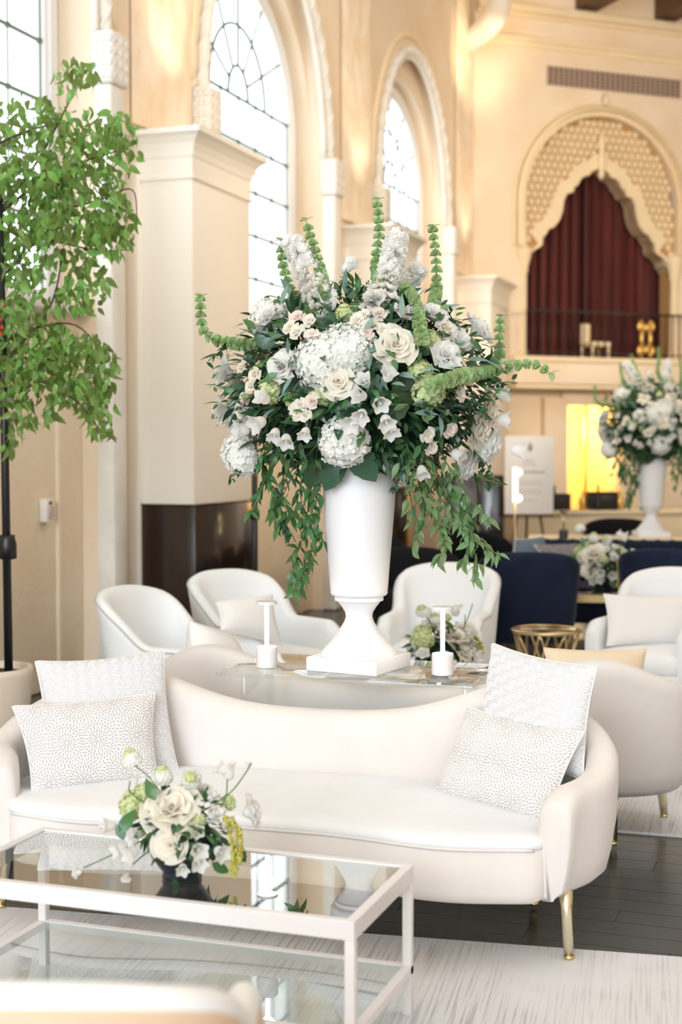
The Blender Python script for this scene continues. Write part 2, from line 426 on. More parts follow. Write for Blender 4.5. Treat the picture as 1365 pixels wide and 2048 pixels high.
        # panes: rectangular lights below, one fanlight
        for z in zl:
            z1p = z; z0p = max(z-.39, zs+.1)
            for j in range(-4, 4):
                a = max(j*.39, -ia); b = min((j+1)*.39, ia)
                if b-a < .05: continue
                key = (round(b-a, 3), round(z1p-z0p, 3))
                if not hasattr(Geo, 'pc'): Geo.pc = {}
                if key not in Geo.pc: Geo.pc[key] = boxg(-.002, .002, .004, b-a-.004, .008, z1p-z0p-.008).mesh('pane', 'window_glass', False)
                obj('pane', Geo.pc[key], wn, (XG, cy+a, z0p))
        V = [(XG, cy, sp+.11)]+[(XG, cy-ia*math.cos(math.pi*i/24), sp+.11+(ir-.11)*math.sin(math.pi*i/24)) for i in range(25)]
        part('fanlight_pane', Geo().add(V, [(0, i, i+1) for i in range(1, 25)]), 'window_glass', wn, smooth=False)
    else:
        g = boxg(XG-.1, XW, yb, 19.25, 0, ZT); part('wall_face', g, 'plaster_wall', wl, smooth=False)
# rough plastered piers above the pilasters
def rough_pier(y0, y1):
    nu, nv = 44, 150
    def f(u, v):
        y = lerp(y0, y1, u); z = lerp(3.9, 8.15, v)
        e = min(1, min(u, 1-u)*8)
        n = noise.noise(Vector((y*2.6, z*2.6, 1.3)))*.5+noise.noise(Vector((y*7, z*5, 4)))*.25
        return (XW+.012+(.05*max(0, n+.35)+.012*abs(noise.noise(Vector((y*16, z*11, 2)))))*e, y, z)
    g = Geo().add(*grid(f, nu, nv)); return g
tn = 0
def capital_ring(g, x1, y0, y1, z0, prof):
    RG = []
    for (o_, z) in prof:
        RG.append([(XW, y0-o_, z0+z), (x1+o_, y0-o_, z0+z), (x1+o_, y1+o_, z0+z), (XW, y1+o_, z0+z)])
    g.add(*rings(RG))
for k in (-1, 0, 1, 2):
    yb = P0+k*BAY; y1 = yb+1.035
    part('rough_pier', rough_pier(yb+.03, yb+1.02 if k < 2 else yb+.95), 'rough_plaster', wl)
    if k < 0: continue
    tn += 1
    t = thing('trim_%d' % tn, None, None, kind='structure')
    part('pilaster_shaft', boxg(XW, XF, yb, y1, 0, 3.60), 'pilaster_paint', t, bev=.012)
    part('pilaster_backing', boxg(XW, XF-.40, yb-.05, y1+.05, 0, 3.60), 'pilaster_paint', t, bev=.01)
    g = Geo(); capital_ring(g, XF, yb, y1, 3.47, [(.0, 0), (.018, .004), (.018, .025), (.004, .03), (.004, .15), (.012, .165), (.018, .20), (.036, .25), (.068, .29), (.09, .305), (.102, .31), (.102, .345), (.0, .35)])
    part('pilaster_capital', g, 'pilaster_paint', t, smooth=False)
    g = Geo(); g.add(*box(XW, XF+.02, yb-.02, y1+.02, 0, 1.19)); 
    part('wainscot_panel', g, 'dark_wood', t, bev=.006)
    part('wainscot_cap', boxg(XW, XF+.03, yb-.03, y1+.03, 1.185, 1.20), 'dark_wood', t, bev=.004)
    part('wainscot_plinth', boxg(XW, XF+.035, yb-.035, y1+.035, 0, .14), 'dark_wood', t, bev=.006)

# ---- far wall with the balcony arch
CX0, CY0 = -4.686, 19.19
VA = math.atan2(.6507, .7593)
wf = thing('wall_far', None, None, (CX0, CY0, 0), VA, kind='structure')
AT = 1.92
half = [(-1.20, 2.82), (-1.20, 4.16), (-1.17, 4.22), (-1.13, 4.23), (-1.12, 4.30), (-1.05, 4.36), (-.97, 4.40), (-.93, 4.44), (-.92, 4.54), (-.86, 4.60), (-.83, 4.66), (-.75, 4.69), (-.66, 4.79), (-.61, 4.92), (-.585, 5.08), (-.54, 5.17), (-.47, 5.19), (-.44, 5.20), (-.42, 5.27), (-.36, 5.31), (-.31, 5.40), (-.24, 5.44), (-.18, 5.45), (-.15, 5.50), (-.07, 5.54), (0, 5.58)]
inner = half+[(-a, b) for a, b in reversed(half[:-1])]
def strip_up(g, curve, ztop, y0, y1, soffit=True):
    """wall above a curve of (t,z), thick y0 (front) .. y1 (back)"""
    V = []; F = []
    for (t, z) in curve: V += [(t, y0, z), (t, y0, ztop if not callable(ztop) else ztop(t)), (t, y1, z), (t, y1, ztop if not callable(ztop) else ztop(t))]
    for i in range(len(curve)-1):
        p, q = 4*i, 4*(i+1); F += [(p, q, q+1, p+1)]
        if soffit: F += [(p, p+2, q+2, q)]
    g.add(V, F)
# main wall: wide round arch of radius 1.22 (spring 5.0), lattice plate set in it
RO = 1.27; SPR = 5.02
outer = [(-RO, 2.82)]+[(-RO*math.cos(math.pi*i/40), SPR+RO*math.sin(math.pi*i/40)) for i in range(41)]+[(RO, 2.82)]
g = Geo(); g.add(*box(-.3, AT-RO, 0, .4, 2.46, ZT)); g.add(*box(AT+RO, 16, 0, .4, 2.46, ZT))
strip_up(g, [(AT+a, b) for a, b in outer[1:-1]], ZT, 0, .14)
part('wall_face', g, 'plaster_wall', wf, smooth=False)
# scalloped plate
def plate_top(t):
    d = abs(t-AT); return SPR+math.sqrt(max(0, RO*RO-d*d))
g = Geo(); c = [(AT+a, b) for a, b in inner[1:-1]]
strip_up(g, c, plate_top, .10, .34)
for s in (-1, 1): g.add(*box(AT+s*1.27 if s < 0 else AT+1.20, AT-1.20 if s < 0 else AT+1.27, .05, .34, 2.82, 4.2)); 
for s in (-1, 1):
    x0, x1 = (AT-1.27, AT-1.20) if s < 0 else (AT+1.20, AT+1.27)
    g.add(*box(x0, x1, .10, .34, 4.2, 5.05))
part('scalloped_arch', g, 'carved_shade', wf, smooth=False)
# raised smooth band along the scallops
g = Geo(); n = len(inner)
band_pts = [Vector((AT+a, .08, b)) for a, b in inner[1:-1]]
def offs(p, i, pts, d):
    a = pts[max(i-1, 0)]; b = pts[min(i+1, len(pts)-1)]; t = (b-a).normalized(); return Vector((p.x-t.z*d, p.y, p.z+t.x*d))
V = []; F = []
for i, p in enumerate(band_pts):
    # push outward from the opening (towards the arch)
    c0 = Vector((AT, .08, 4.3)); dr = (p-c0); dr.y = 0; dr.normalize()
    wv = .20 if p.z > 4.5 else .07
    q = p+dr*wv; q.x = max(min(q.x, AT+1.26), AT-1.26)
    V += [(p.x, .05, p.z), (q.x, .05, q.z), (q.x, .12, q.z), (p.x, .36, p.z)]
for i in range(len(band_pts)-1):
    a, b = 4*i, 4*(i+1); F += [(a, b, b+1, a+1), (a+1, b+1, b+2, a+2), (a, a+3, b+3, b)]
g.add(V, F); part('scallop_band', g, 'carved_stone', wf, smooth=False)
# pierced lattice: rosettes and ribs over the recess
lat = Geo(); sp_ = .105
def inplate(t, z):
    d = math.hypot(t-AT, z-SPR) if z > SPR else abs(t-AT)
    if d > RO-.05: return False
    zi = None
    for (a, b), (c_, d_) in zip(inner[1:-2], inner[2:-1]):
        lo, hi = sorted((AT+a, AT+c_))
        if lo <= t <= hi and hi > lo: zi = b+(d_-b)*((t-(AT+a))/(c_-a) if c_ != a else 0); break
    if zi is None: return z > 4.35
    return z > zi+.20
ros = lathe([(.046, 0), (.046, .03), (.026, .045), (.012, .03)], 6, cap=True)
j = 0; z = 4.3
while z < SPR+RO:
    t = AT-RO+(j % 2)*sp_/2+.02
    while t < AT+RO:
        if inplate(t, z):
            lat.add(*ros, Matrix.Translation((t, .10, z)) @ Matrix.Rotation(R(90), 4, 'X'))
            for (a, b) in ((sp_/2, sp_), (-sp_/2, sp_)):
                if inplate(t+a, z+b): lat.add(*tube([(t, .088, z), (t+a, .088, z+b)], .012, 4, False))
        t += sp_
    z += sp_; j += 1
part('pierced_lattice', lat, 'carved_stone', wf, smooth=False, kind='stuff')
# arch rings
def ring_arc(r, w, dpt, name, m='carved_stone', spr=SPR, bottom=4.4):
    g = Geo(); A = [(-r, bottom)]+[(-r*math.cos(math.pi*i/40), spr+r*math.sin(math.pi*i/40)) for i in range(41)]+[(r, bottom)]
    V = []; F = []
    for a, b in A:
        rr = (r+w)/r; a2 = a*rr; b2 = spr+(b-spr)*rr if b >= spr else b
        V += [(AT+a, 0, b), (AT+a, -dpt, b), (AT+a2, -dpt*.7, b2), (AT+a2, 0, b2)]
    for i in range(len(A)-1):
        p, q = 4*i, 4*(i+1); F += [(p, q, q+1, p+1), (p+1, q+1, q+2, p+2), (p+2, q+2, q+3, p+3)]
    g.add(V, F); part(name, g, m, wf, smooth=False)
ring_arc(1.25, .07, .05, 'arch_ring'); ring_arc(1.33, .05, .10, 'arch_ring'); ring_arc(1.40, .05, .045, 'arch_ring')
part('arch_keystone', Geo().add(*lathe([(.02, 0), (.05, .03), (.04, .10), (.015, .16)], 10), Matrix.Translation((AT, -.08, 6.42))), 'carved_stone', wf)
part('arch_pendant', Geo().add(*lathe([(.01, 0), (.035, .03), (.05, .09), (.035, .13), (.05, .17), (.06, .26), (.04, .42), (.06, .50), (.03, .62), (.005, .72)], 12), Matrix.Translation((AT, .03, 5.40))), 'carved_stone', wf)
for s in (-1, 1):
    g = Geo(); x = AT+s*1.25
    g.add(*lathe([(.085, 2.82), (.085, 2.95), (.065, 3.0), (.065, 4.02), (.085, 4.06), (.08, 4.1), (.12, 4.25), (.13, 4.3), (.13, 4.38)], 16), Matrix.Translation((x, .04, 0)))
    part('colonnette', g, 'carved_stone', wf)
# curtain
def curtain(x0, x1, seed):
    r = random.Random(seed); ph = [r.uniform(0, 6) for _ in range(3)]
    def f(u, v):
        x = lerp(x0, x1, u); a = 2*math.pi*(x-x0)/.17
        return (x+.02*math.sin(a*2+ph[0]), .52+.075*math.sin(a+ph[1]+.6*math.sin(x*5+ph[2]))+.015*math.sin(a*2.3), lerp(2.8, 5.8, v))
    return Geo().add(*grid(f, 110, 2))
cu = thing('stage_curtain', 'deep red pleated curtain hung inside the scalloped arch above the balcony', 'curtain', (CX0, CY0, 0), VA)
part('curtain_panel', curtain(AT-1.35, AT-.05, 1), 'curtain', cu); part('curtain_panel', curtain(AT+.0, AT+1.35, 2), 'curtain', cu)
part('curtain_rod', Geo().add(*tube([(AT-1.4, .52, 5.82), (AT+1.4, .52, 5.82)], .02, 8)), 'black_metal', cu)
part('niche_back', boxg(AT-1.6, AT+1.6, .8, .9, 2.4, 6.4), 'dark_wood', wf, smooth=False)
# cornice
g = Geo()
for (d, z0, z1) in ((.04, 7.12, 7.18), (.09, 7.18, 7.24), (.06, 7.52, 7.56), (.14, 7.56, 7.66)): g.add(*box(-.1, 16, -d, 0, z0, z1))
part('cornice', g, 'carved_stone', wf, smooth=False)
g = Geo()
for (d, z0, z1) in ((.04, 7.12, 7.18), (.09, 7.18, 7.24)): g.add(*box(XW, XW+d, 4, 19.2, z0, z1))
# vent grille
vg = thing('ventilation_grille', 'long dark louvred air grille high on the wall above the carved arch', 'vent', (CX0, CY0, 0), VA)
part('grille_back', boxg(1.02, 3.20, -.012, .0, 6.65, 6.90), 'grille', vg, smooth=False)
g = Geo()
for i in range(27): g.add(*box(1.02+i*2.17/26-.011, 1.02+i*2.17/26+.011, -.03, -.012, 6.65, 6.90))
part('grille_bars', g, 'grille_bar', vg, smooth=False, kind='stuff')
for i in range(6): part('slat', boxg(1.0, 3.21, -.035, -.014, 6.645+i*.0492-.008, 6.645+i*.0492+.008), 'grille_bar', vg, smooth=False)
# balcony
bal = thing('trim_4', None, None, (CX0, CY0, 0), VA, kind='structure')
part('balcony_slab', boxg(.25, 6, -.55, .5, 2.46, 2.82), 'plaster_wall', bal, bev=.02)
part('balcony_moulding', boxg(.22, 6, -.59, .1, 2.76, 2.84), 'carved_stone', bal, bev=.02)
part('balcony_moulding', boxg(.28, 6, -.52, .1, 2.40, 2.46), 'carved_stone', bal, bev=.02)
rl = thing('balcony_railing', 'thin dark iron railing along the balcony edge before the red curtain', 'railing', (CX0, CY0, 0), VA)
part('top_rail', Geo().add(*tube([(.45, -.50, 3.46), (6, -.50, 3.46)], .018, 6)), 'black_metal', rl)
part('bottom_rail', Geo().add(*tube([(.45, -.50, 2.90), (6, -.50, 2.90)], .010, 6)), 'black_metal', rl)
bm_ = Geo().add(*tube([(0, 0, 0), (0, 0, .62)], .009, 5)).mesh('baluster', 'black_metal')
for i in range(50): obj('baluster', bm_, rl, (.45+i*.111, -.50, 2.84))
# gilded scroll ornament hung on the rail
orn = thing('gilded_ornament', 'gold four-scroll ornament fixed to the balcony railing', 'ornament', (CX0, CY0, 0), VA)
oc = 2.30
def spiral(cx, cz, s, sx):
    P = []
    for i in range(26):
        a = i/25*2.6*math.pi; r = .075-.060*i/25
        P.append((cx+sx*(r*math.sin(a)), -.56, cz+s*(r*math.cos(a))))
    return P
for s in (-1, 1):
    for sx in (-1, 1):
        part('scroll', Geo().add(*tube(spiral(oc+sx*.055, 3.12+s*.16, s, sx), [.026]*20+[.03]*6, 8)), 'gold', orn)
for sx in (-1, 1): part('stem_bar', Geo().add(*tube([(oc+sx*.05, -.56, 2.94), (oc+sx*.075, -.56, 3.12), (oc+sx*.05, -.56, 3.30)], .026, 8)), 'gold', orn)
bc = thing('balcony_chair', 'small cream chair standing on the balcony behind the railing', 'chair', (CX0, CY0, 0), VA)
part('seat', boxg(1.60, 1.90, -.30, .02, 3.02, 3.08), 'cloth_cream', bc, bev=.01)
part('backrest', boxg(1.58, 1.72, -.05, .02, 3.05, 3.35), 'cloth_cream', bc, bev=.02)
for x in (1.61, 1.87):
    for yy in (-.28, 0): part('leg', boxg(x-.015, x+.015, yy-.015, yy+.015, 2.82, 3.03), 'cloth_cream', bc)
# wall below the balcony with a lit yellow doorway
g = Geo(); g.add(*box(-.3, 1.32, 0, .4, 0, 2.46)); g.add(*box(2.36, 16, 0, .4, 0, 2.46)); g.add(*box(1.32, 2.36, 0, .4, 2.2, 2.46))
part('wall_lower', g, 'plaster_wall', wf, smooth=False)
g = Geo(); g.add(*box(.95, 1.32, -.12, 0, 0, 2.30)); g.add(*box(1.25, 2.5, -.10, 0, 2.2, 2.40))
part('door_surround', g, 'plaster_wall', wf, bev=.01)
ni = thing('door_1', None, None, (CX0, CY0, 0), VA, kind='structure')
g = Geo(); g.add(*box(1.2, 2.5, 1.6, 1.7, 0, 2.4)); g.add(*box(1.1, 1.2, .4, 1.7, 0, 2.4)); g.add(*box(2.5, 2.6, .4, 1.7, 0, 2.4)); g.add(*box(1.1, 2.6, .4, 1.7, 2.35, 2.4))
part('lobby_wall', g, 'yellow_wall', ni, smooth=False)
part('door_jamb', boxg(1.30, 1.36, .0, .42, 0, 2.2), 'carved_stone', ni); part('door_jamb', boxg(2.32, 2.38, .0, .42, 0, 2.2), 'carved_stone', ni)
part('mullion', boxg(1.86, 1.89, .3, .34, 0, 2.2), 'gold', ni)
l = bpy.data.lights.new('lobby_lamp', 'POINT'); l.energy = 42; l.color = (1, .88, .60); l.shadow_soft_size = .2
lo = bpy.data.objects.new('lobby_lamp', l); col.objects.link(lo); lo.location = (CX0+math.cos(VA)*1.85-math.sin(VA)*.9, CY0+math.sin(VA)*1.85+math.cos(VA)*.9, 2.0)
# ceiling, beams, corbel, other walls
ce = obj('ceiling', boxg(-6, 9, -9, 34, ZT, ZT+.15).mesh('ceiling', 'ceiling_paint', False), kind='structure')
for i, t in enumerate((1.45, 2.75, 4.05)):
    o = obj('trim_%d' % (5+i), boxg(t, t+.34, -3.2, -.02, 7.72, 8.19).mesh('beam', 'beam_wood', False), None, (CX0, CY0, 0), (0, 0, VA), kind='structure')
obj('wall_right', boxg(7.0, 7.2, -9, 34, 0, ZT).mesh('wall_right', 'plaster_wall', False), kind='structure')
cb = thing('trim_8', None, None, kind='structure')
P = crom([at(925, 92, d=19.3), at(945, 78, d=19.1), at(972, 58, d=18.8), at(992, 30, d=18.4), at(1002, -10, d=18.0), at(1004, -70, d=17.6)], 5)
g = Geo(); g.add(*tube(P, .16, 10)); part('corbel_rib', g, 'stone_trim', cb)
P2 = [p+Vector((.07, -.11, -.03)) for p in P]; part('corbel_fillet', Geo().add(*tube(P2, .05, 6)), 'stone_trim', cb)
part('corbel_foot', Geo().add(*lathe([(.03, -.35), (.10, -.25), (.16, -.1), (.22, .0), (.22, .08)], 12), Matrix.Translation(P[0])), 'stone_trim', cb)
spot('corbel_lamp', (-3.9, 17.6, 6.2), tuple(P[1]), 60, (1, .82, .55), 70, .1)

# ================================================================== FURNITURE BUILDERS
def shell_mesh(path, tops, thick, zb, lean, n_out=None, tuck=.06):
    """upholstered wall following an open plan path (outer face); tops = height per point"""
    P = [Vector((p[0], p[1])) for p in path]; m = len(P); RG = []
    for j in range(m):
        t = (P[min(j+1, m-1)]-P[max(j-1, 0)]).normalized(); inn = Vector((-t.y, t.x))   # left of travel = inward
        top = tops[j]; th = thick if not isinstance(thick, (list, tuple)) else thick[j]; ln = lean if not isinstance(lean, (list, tuple)) else lean[j]
        e = 1.0; q = P[j]
        def pt(o_, z):
            s = max(0, (z-zb)/(.8-zb)); off = o_*1.0 - ln*s*s
            c = q+inn*off; return (c.x, c.y, z)
        pr = [(tuck+.03, zb), (tuck, zb+.004), (tuck*.45, zb+.035), (.012, zb+.10), (0, zb+.2), (0, top-.07), (.004, top-.03), (.018, top-.009), (.04, top),
              (th-.04, top), (th-.018, top-.009), (th-.004, top-.03), (th, top-.07), (th, zb+.2), (th, zb+.02)]
        RG.append([pt(a, b) for a, b in pr])
    def endcap(r0, r1, out=.022):
        c = np.mean(r0, axis=0); d = np.array(r0[6])-np.array(r1[6]); d /= np.linalg.norm(d)+1e-9
        res = []
        for s, o_ in ((.93, .35), (.78, .78), (.5, .95)):
            A = np.array(r0); thv = A-c
            # shrink thickness and height slightly
            B = c+thv*np.array([1, 1, 1])
            ctr = (A[5]+A[12])/2
            B = A.copy()
            nrm = np.array(A[12])-np.array(A[5]); w = np.linalg.norm(nrm); nrm /= w
            for i in range(len(B)):
                dd = np.dot(B[i]-ctr, nrm); B[i] = B[i]-nrm*dd*(1-s)
                B[i][2] = zb+(B[i][2]-zb)*(1-(1-s)*.05)
            res.append([tuple(v+d*out*o_*smoothstep(zb+.02, zb+.22, v[2])) for v in B])
        return res
    a = endcap(RG[0], RG[1]); b = endcap(RG[-1], RG[-2])
    RG = a[::-1]+RG+b
    return rings(RG)
def block(outline, zs, crown=0, n_cap=5, seam=False):
    """loft a closed plan outline through (z, inset) levels with a crowned cap"""
    O = np.array(outline, float); c = (O.min(axis=0)+O.max(axis=0))/2; RG = []
    nx = np.roll(O, -1, 0)-np.roll(O, 1, 0); nx /= np.linalg.norm(nx, axis=1)[:, None]; nrm = np.stack([nx[:, 1], -nx[:, 0]], 1)
    if np.sum(O[:, 0]*np.roll(O[:, 1], -1)-np.roll(O[:, 0], -1)*O[:, 1]) < 0: nrm = -nrm
    for z, ins in zs:
        Q = O-nrm*ins; RG.append([(x, y, z) for x, y in Q])
    base = np.array([(x, y) for x, y, z in RG[-1]]); z0 = zs[-1][0]
    for k in range(1, n_cap+1):
        s = 1-k/(n_cap+.3); RG.append([(c[0]+(x-c[0])*s, c[1]+(y-c[1])*s, z0+crown*(1-s**4)) for x, y in base])
    return rings(RG)
# ---------------- camelback curved sofa
def sofa_parts(root):
    HL = 1.10
    path = []; tops = []; lean = []
    N = 96
    for i in range(N+1):
        u = i/N     # from right front round the back to left front
        a = lerp(-52, 232, u); ca, sa = math.cos(R(a)), math.sin(R(a))
        e = .72
        x = HL*math.copysign(abs(ca)**e, ca); yv = .46*math.copysign(abs(sa)**e, sa)
        if sa < 0: 
            k = (-sa)
            x = math.copysign(HL-.115*smoothstep(0, .80, k)**1.2, ca); yv = -.30*(k/.79)
        path.append((x, yv-.02))
    # resample evenly
    D = [0]
    for p, q in zip(path, path[1:]): D.append(D[-1]+math.dist(p, q))
    T = np.linspace(0, D[-1], 90); X = np.interp(T, D, [p[0] for p in path]); Y = np.interp(T, D, [p[1] for p in path])
    for _ in range(3):
        X[1:-1] = (X[:-2]+2*X[1:-1]+X[2:])/4; Y[1:-1] = (Y[:-2]+2*Y[1:-1]+Y[2:])/4
    path = list(zip(X, Y)); L = D[-1]
    for j, (x, yv) in enumerate(path):
        s = min(T[j], L-T[j])          # distance from a front end
        arm = .545+.13*smoothstep(.10, .75, s)
        cam_ = .622+.135*math.exp(-((abs(x)-.76)/.32)**2)
        w_ = smoothstep(.45, .85, s)
        tops.append(lerp(arm, cam_, w_)-.03*(1-smoothstep(0, .06, s)))
        lean.append(.03)
    part('sofa_back', Geo().add(*shell_mesh(path, tops, .11, .195, lean)), 'velvet_warm_lit', root)
    # seat
    ol = []
    for i in range(61):
        x = lerp(-.905, .905, i/60); ol.append((x, -.305-.075*math.exp(-((abs(x)-.60)/.26)**2)-.01))
    for i in range(1, 40):
        a = lerp(-38, 218, i/40); ca, sa = math.cos(R(a)), math.sin(R(a))
        x = 1.03*math.copysign(abs(ca)**.75, ca); yy = .37*math.copysign(abs(sa)**.75, sa)-.02
        if yy < -.26: continue
        ol.append((x, yy))
    cl = ol+[ol[0]]; D2 = [0]
    for p, q in zip(cl, cl[1:]): D2.append(D2[-1]+math.dist(p, q))
    T2 = np.linspace(0, D2[-1], 161)[:-1]; OX = np.interp(T2, D2, [p[0] for p in cl]); OY = np.interp(T2, D2, [p[1] for p in cl])
    for _ in range(3):
        OX = (np.roll(OX, 1)+2*OX+np.roll(OX, -1))/4; OY = (np.roll(OY, 1)+2*OY+np.roll(OY, -1))/4
    front = ol[:61]; ol = list(zip(OX, OY))
    part('seat_base', Geo().add(*block(ol, [(.185, .05), (.187, .03), (.20, .008), (.225, 0), (.355, 0), (.362, .006)], 0)), 'velvet_warm_lit', root)
    part('seat_cushion', Geo().add(*block(ol, [(.362, .008), (.364, -.002), (.378, -.004), (.392, .004), (.402, .02), (.408, .045)], .014, 14)), 'velvet', root)
    P = [(x, yv-.003, .363) for x, yv in front[1:-1]]
    part('piping', Geo().add(*tube(P, .005, 6)), 'velvet_warm_lit', root)
    for sx in (-1, 1):
        for (x, yv, fx, fy) in ((.955, -.19, .02, -.045), (.80, .24, .005, .02)):
            P = [(sx*x, yv, .25), (sx*(x+fx*.4), yv+fy*.4, .15), (sx*(x+fx), yv+fy, .012)]
            lg = part('leg', Geo().add(*tube(P, [.026, .021, .015], 14)), 'pale_brass', root)
            part('foot_pad', Geo().add(*lathe([(.013, 0), (.016, .004), (.016, .014)], 12), Matrix.Translation((sx*(x+fx), yv+fy, 0))), 'brass', lg)
sofa = thing('camelback_sofa', 'curved cream velvet sofa in front with four patterned pillows on it', 'sofa', (-1.76, 4.50, .011), R(4.5))
sofa_parts(sofa)
s2 = copy_tree(sofa); s2.scale = (1.07, 1, 1); s2.location = (-1.71, 5.86, .011); s2.rotation_euler = (0, 0, R(184.5))
s2['label'] = 'curved cream velvet sofa seen from behind, backing the glass console table'

# ---------------- tub armchairs
def armchair(name, label, loc, rz, fab='chair_fabric', group=None, roll=None):
    root = thing(name, label, 'armchair', loc, rz, group); root.scale = (.90, .95, 1) if fab == 'chair_fabric' else (1, 1, 1)
    path = []; N = 60
    raw = []
    for i in range(N+1):
        u = i/N
        if u < .3: raw.append((.35, lerp(-.36, .10, u/.3)))
        elif u > .7: raw.append((-.35, lerp(.10, -.36, (u-.7)/.3)))
        else:
            a = math.pi*(u-.3)/.4; raw.append((.35*math.copysign(abs(math.cos(a))**.75, math.cos(a)), .10+.26*math.sin(a)**.8))
    D = [0]
    for p, q in zip(raw, raw[1:]): D.append(D[-1]+math.dist(p, q))
    T = np.linspace(0, D[-1], 56); X = np.interp(T, D, [p[0] for p in raw]); Y = np.interp(T, D, [p[1] for p in raw])
    for _ in range(2): X[1:-1] = (X[:-2]+2*X[1:-1]+X[2:])/4; Y[1:-1] = (Y[:-2]+2*Y[1:-1]+Y[2:])/4
    tops = []; lean = []; th = []
    for x, yv in zip(X, Y):
        k = smoothstep(.02, .30, yv); tops.append(lerp(.60, .865, k)-.035*smoothstep(-.28, -.37, -(-yv)) if False else lerp(.60, .865, k)-.05*(1-smoothstep(-.37, -.28, yv))-.07*k*min(1, abs(x)/.33)**3)
        lean.append(lerp(.0, .085, smoothstep(.05, .3, yv))); th.append(lerp(.095, .085, k))
    part('shell', Geo().add(*shell_mesh(list(zip(X, Y)), tops, th, .20, lean, tuck=.05)), fab, root)
    if roll:
        m = len(X); PP = []
        for j in range(m):
            t = Vector((X[min(j+1, m-1)]-X[max(j-1, 0)], Y[min(j+1, m-1)]-Y[max(j-1, 0)])).normalized(); inn = Vector((-t.y, t.x))
            s_ = (tops[j]-.20)/.6; off = th[j]/2-lean[j]*s_*s_
            PP.append((X[j]+inn.x*off*.8, Y[j]+inn.y*off*.8, tops[j]-.012))
        part('top_roll', Geo().add(*tube(PP, .030, 12)), roll, root)
    if fab == 'chair_fabric':
        P = []
        for (x, yv, tp, ln) in zip(X, Y, tops, lean):
            P.append((x, yv, tp))
        # piping runs along the outer top edge
        PP = []
        m = len(X)
        for j in range(m):
            t = Vector((X[min(j+1, m-1)]-X[max(j-1, 0)], Y[min(j+1, m-1)]-Y[max(j-1, 0)])).normalized(); inn = Vector((-t.y, t.x))
            s_ = (tops[j]-.02-.20)/.6; off = .006-lean[j]*s_*s_
            PP.append((X[j]+inn.x*off, Y[j]+inn.y*off, tops[j]-.02))
        part('piping', Geo().add(*tube(PP, .005, 5)), 'chair_piping', root)
    ol = [(-.27, -.385), (-.2, -.40), (-.1, -.41), (0, -.413), (.1, -.41), (.2, -.40), (.27, -.385)]
    ol += [(.275, -.2), (.275, 0), (.26, .14), (.18, .24), (.08, .28), (-.08, .28), (-.18, .24), (-.26, .14), (-.275, 0), (-.275, -.2)]
    part('seat_base', Geo().add(*block(ol, [(.20, .02), (.22, 0), (.31, 0), (.32, .006)], 0, 3)), fab, root)
    part('seat_cushion', Geo().add(*block(ol, [(.32, .006), (.33, -.006), (.39, -.006), (.415, .008), (.43, .035)], .022, 4)), fab, root)
    for x in (-.26, .26):
        for yv in (-.28, .22):
            part('leg', Geo().add(*tube([(x, yv, .22), (x*1.08, yv*1.1, 0)], [.02, .012], 8)), 'brass', root)
    return root
def place(o, p): o.location = p
# faces -Y when rz = 0
armchair('armchair', 'white tub armchair without a pillow, behind the tall urn table', (-2.27, 8.30, .011), R(4))
armchair('armchair', 'white tub armchair at the right edge with a ribbed lumbar pillow', (-.98, 8.42, .011), R(-14))
armchair('armchair', 'white tub armchair with a white pillow, before the dark panelled pilaster', (-3.12, 7.55, .011), R(62))
armchair('armchair', 'white tub armchair seen side-on at far left behind the front sofa', (-3.16, 6.58, .011), R(84))
armchair('armchair', 'cream armchair back, out of focus in the bottom left foreground', (-1.21, 1.97, .011), R(199), 'tan_shade_velvet', None, 'chair_fabric')  # tan shell carries painted shade, white roll the lit rim

# ---------------- pillows
def pattern_basket(U, V, w, h):
    # three-way parquet: each rhomb of a hexagon carries three short ribs
    s = .027
    x = U*w/s; y = V*h/s
    q = 2/3*x; r_ = -x/3+math.sqrt(3)/3*y
    cx, cz = q, r_; cy = -cx-cz
    rx, ry, rz = np.round(cx), np.round(cy), np.round(cz); dx, dy, dz = abs(rx-cx), abs(ry-cy), abs(rz-cz)
    rx = np.where((dx > dy) & (dx > dz), -ry-rz, rx); rz = np.where((dz > dy) & (dz >= dx), -rx-ry, rz)
    px = x-1.5*rx; py = y-math.sqrt(3)*(rz+rx/2)
    out = np.zeros_like(x)
    ang = np.arctan2(py, px) % (2*math.pi)
    for k in range(3):
        t0 = k*2*math.pi/3; m = (ang >= t0) & (ang < t0+2*math.pi/3)
        e1 = (math.cos(t0), math.sin(t0)); e2 = (math.cos(t0+2*math.pi/3), math.sin(t0+2*math.pi/3))
        det = e1[0]*e2[1]-e1[1]*e2[0]; al = (px*e2[1]-py*e2[0])/det; be = (py*e1[0]-px*e1[1])/det
        rib = np.clip((.5-.5*np.cos(2*np.pi*al*3))*1.5-.2, 0, 1); end = np.clip(np.minimum(be, 1-be)*14-.6, 0, 1)
        out = np.where(m, rib*end, out)
    return out
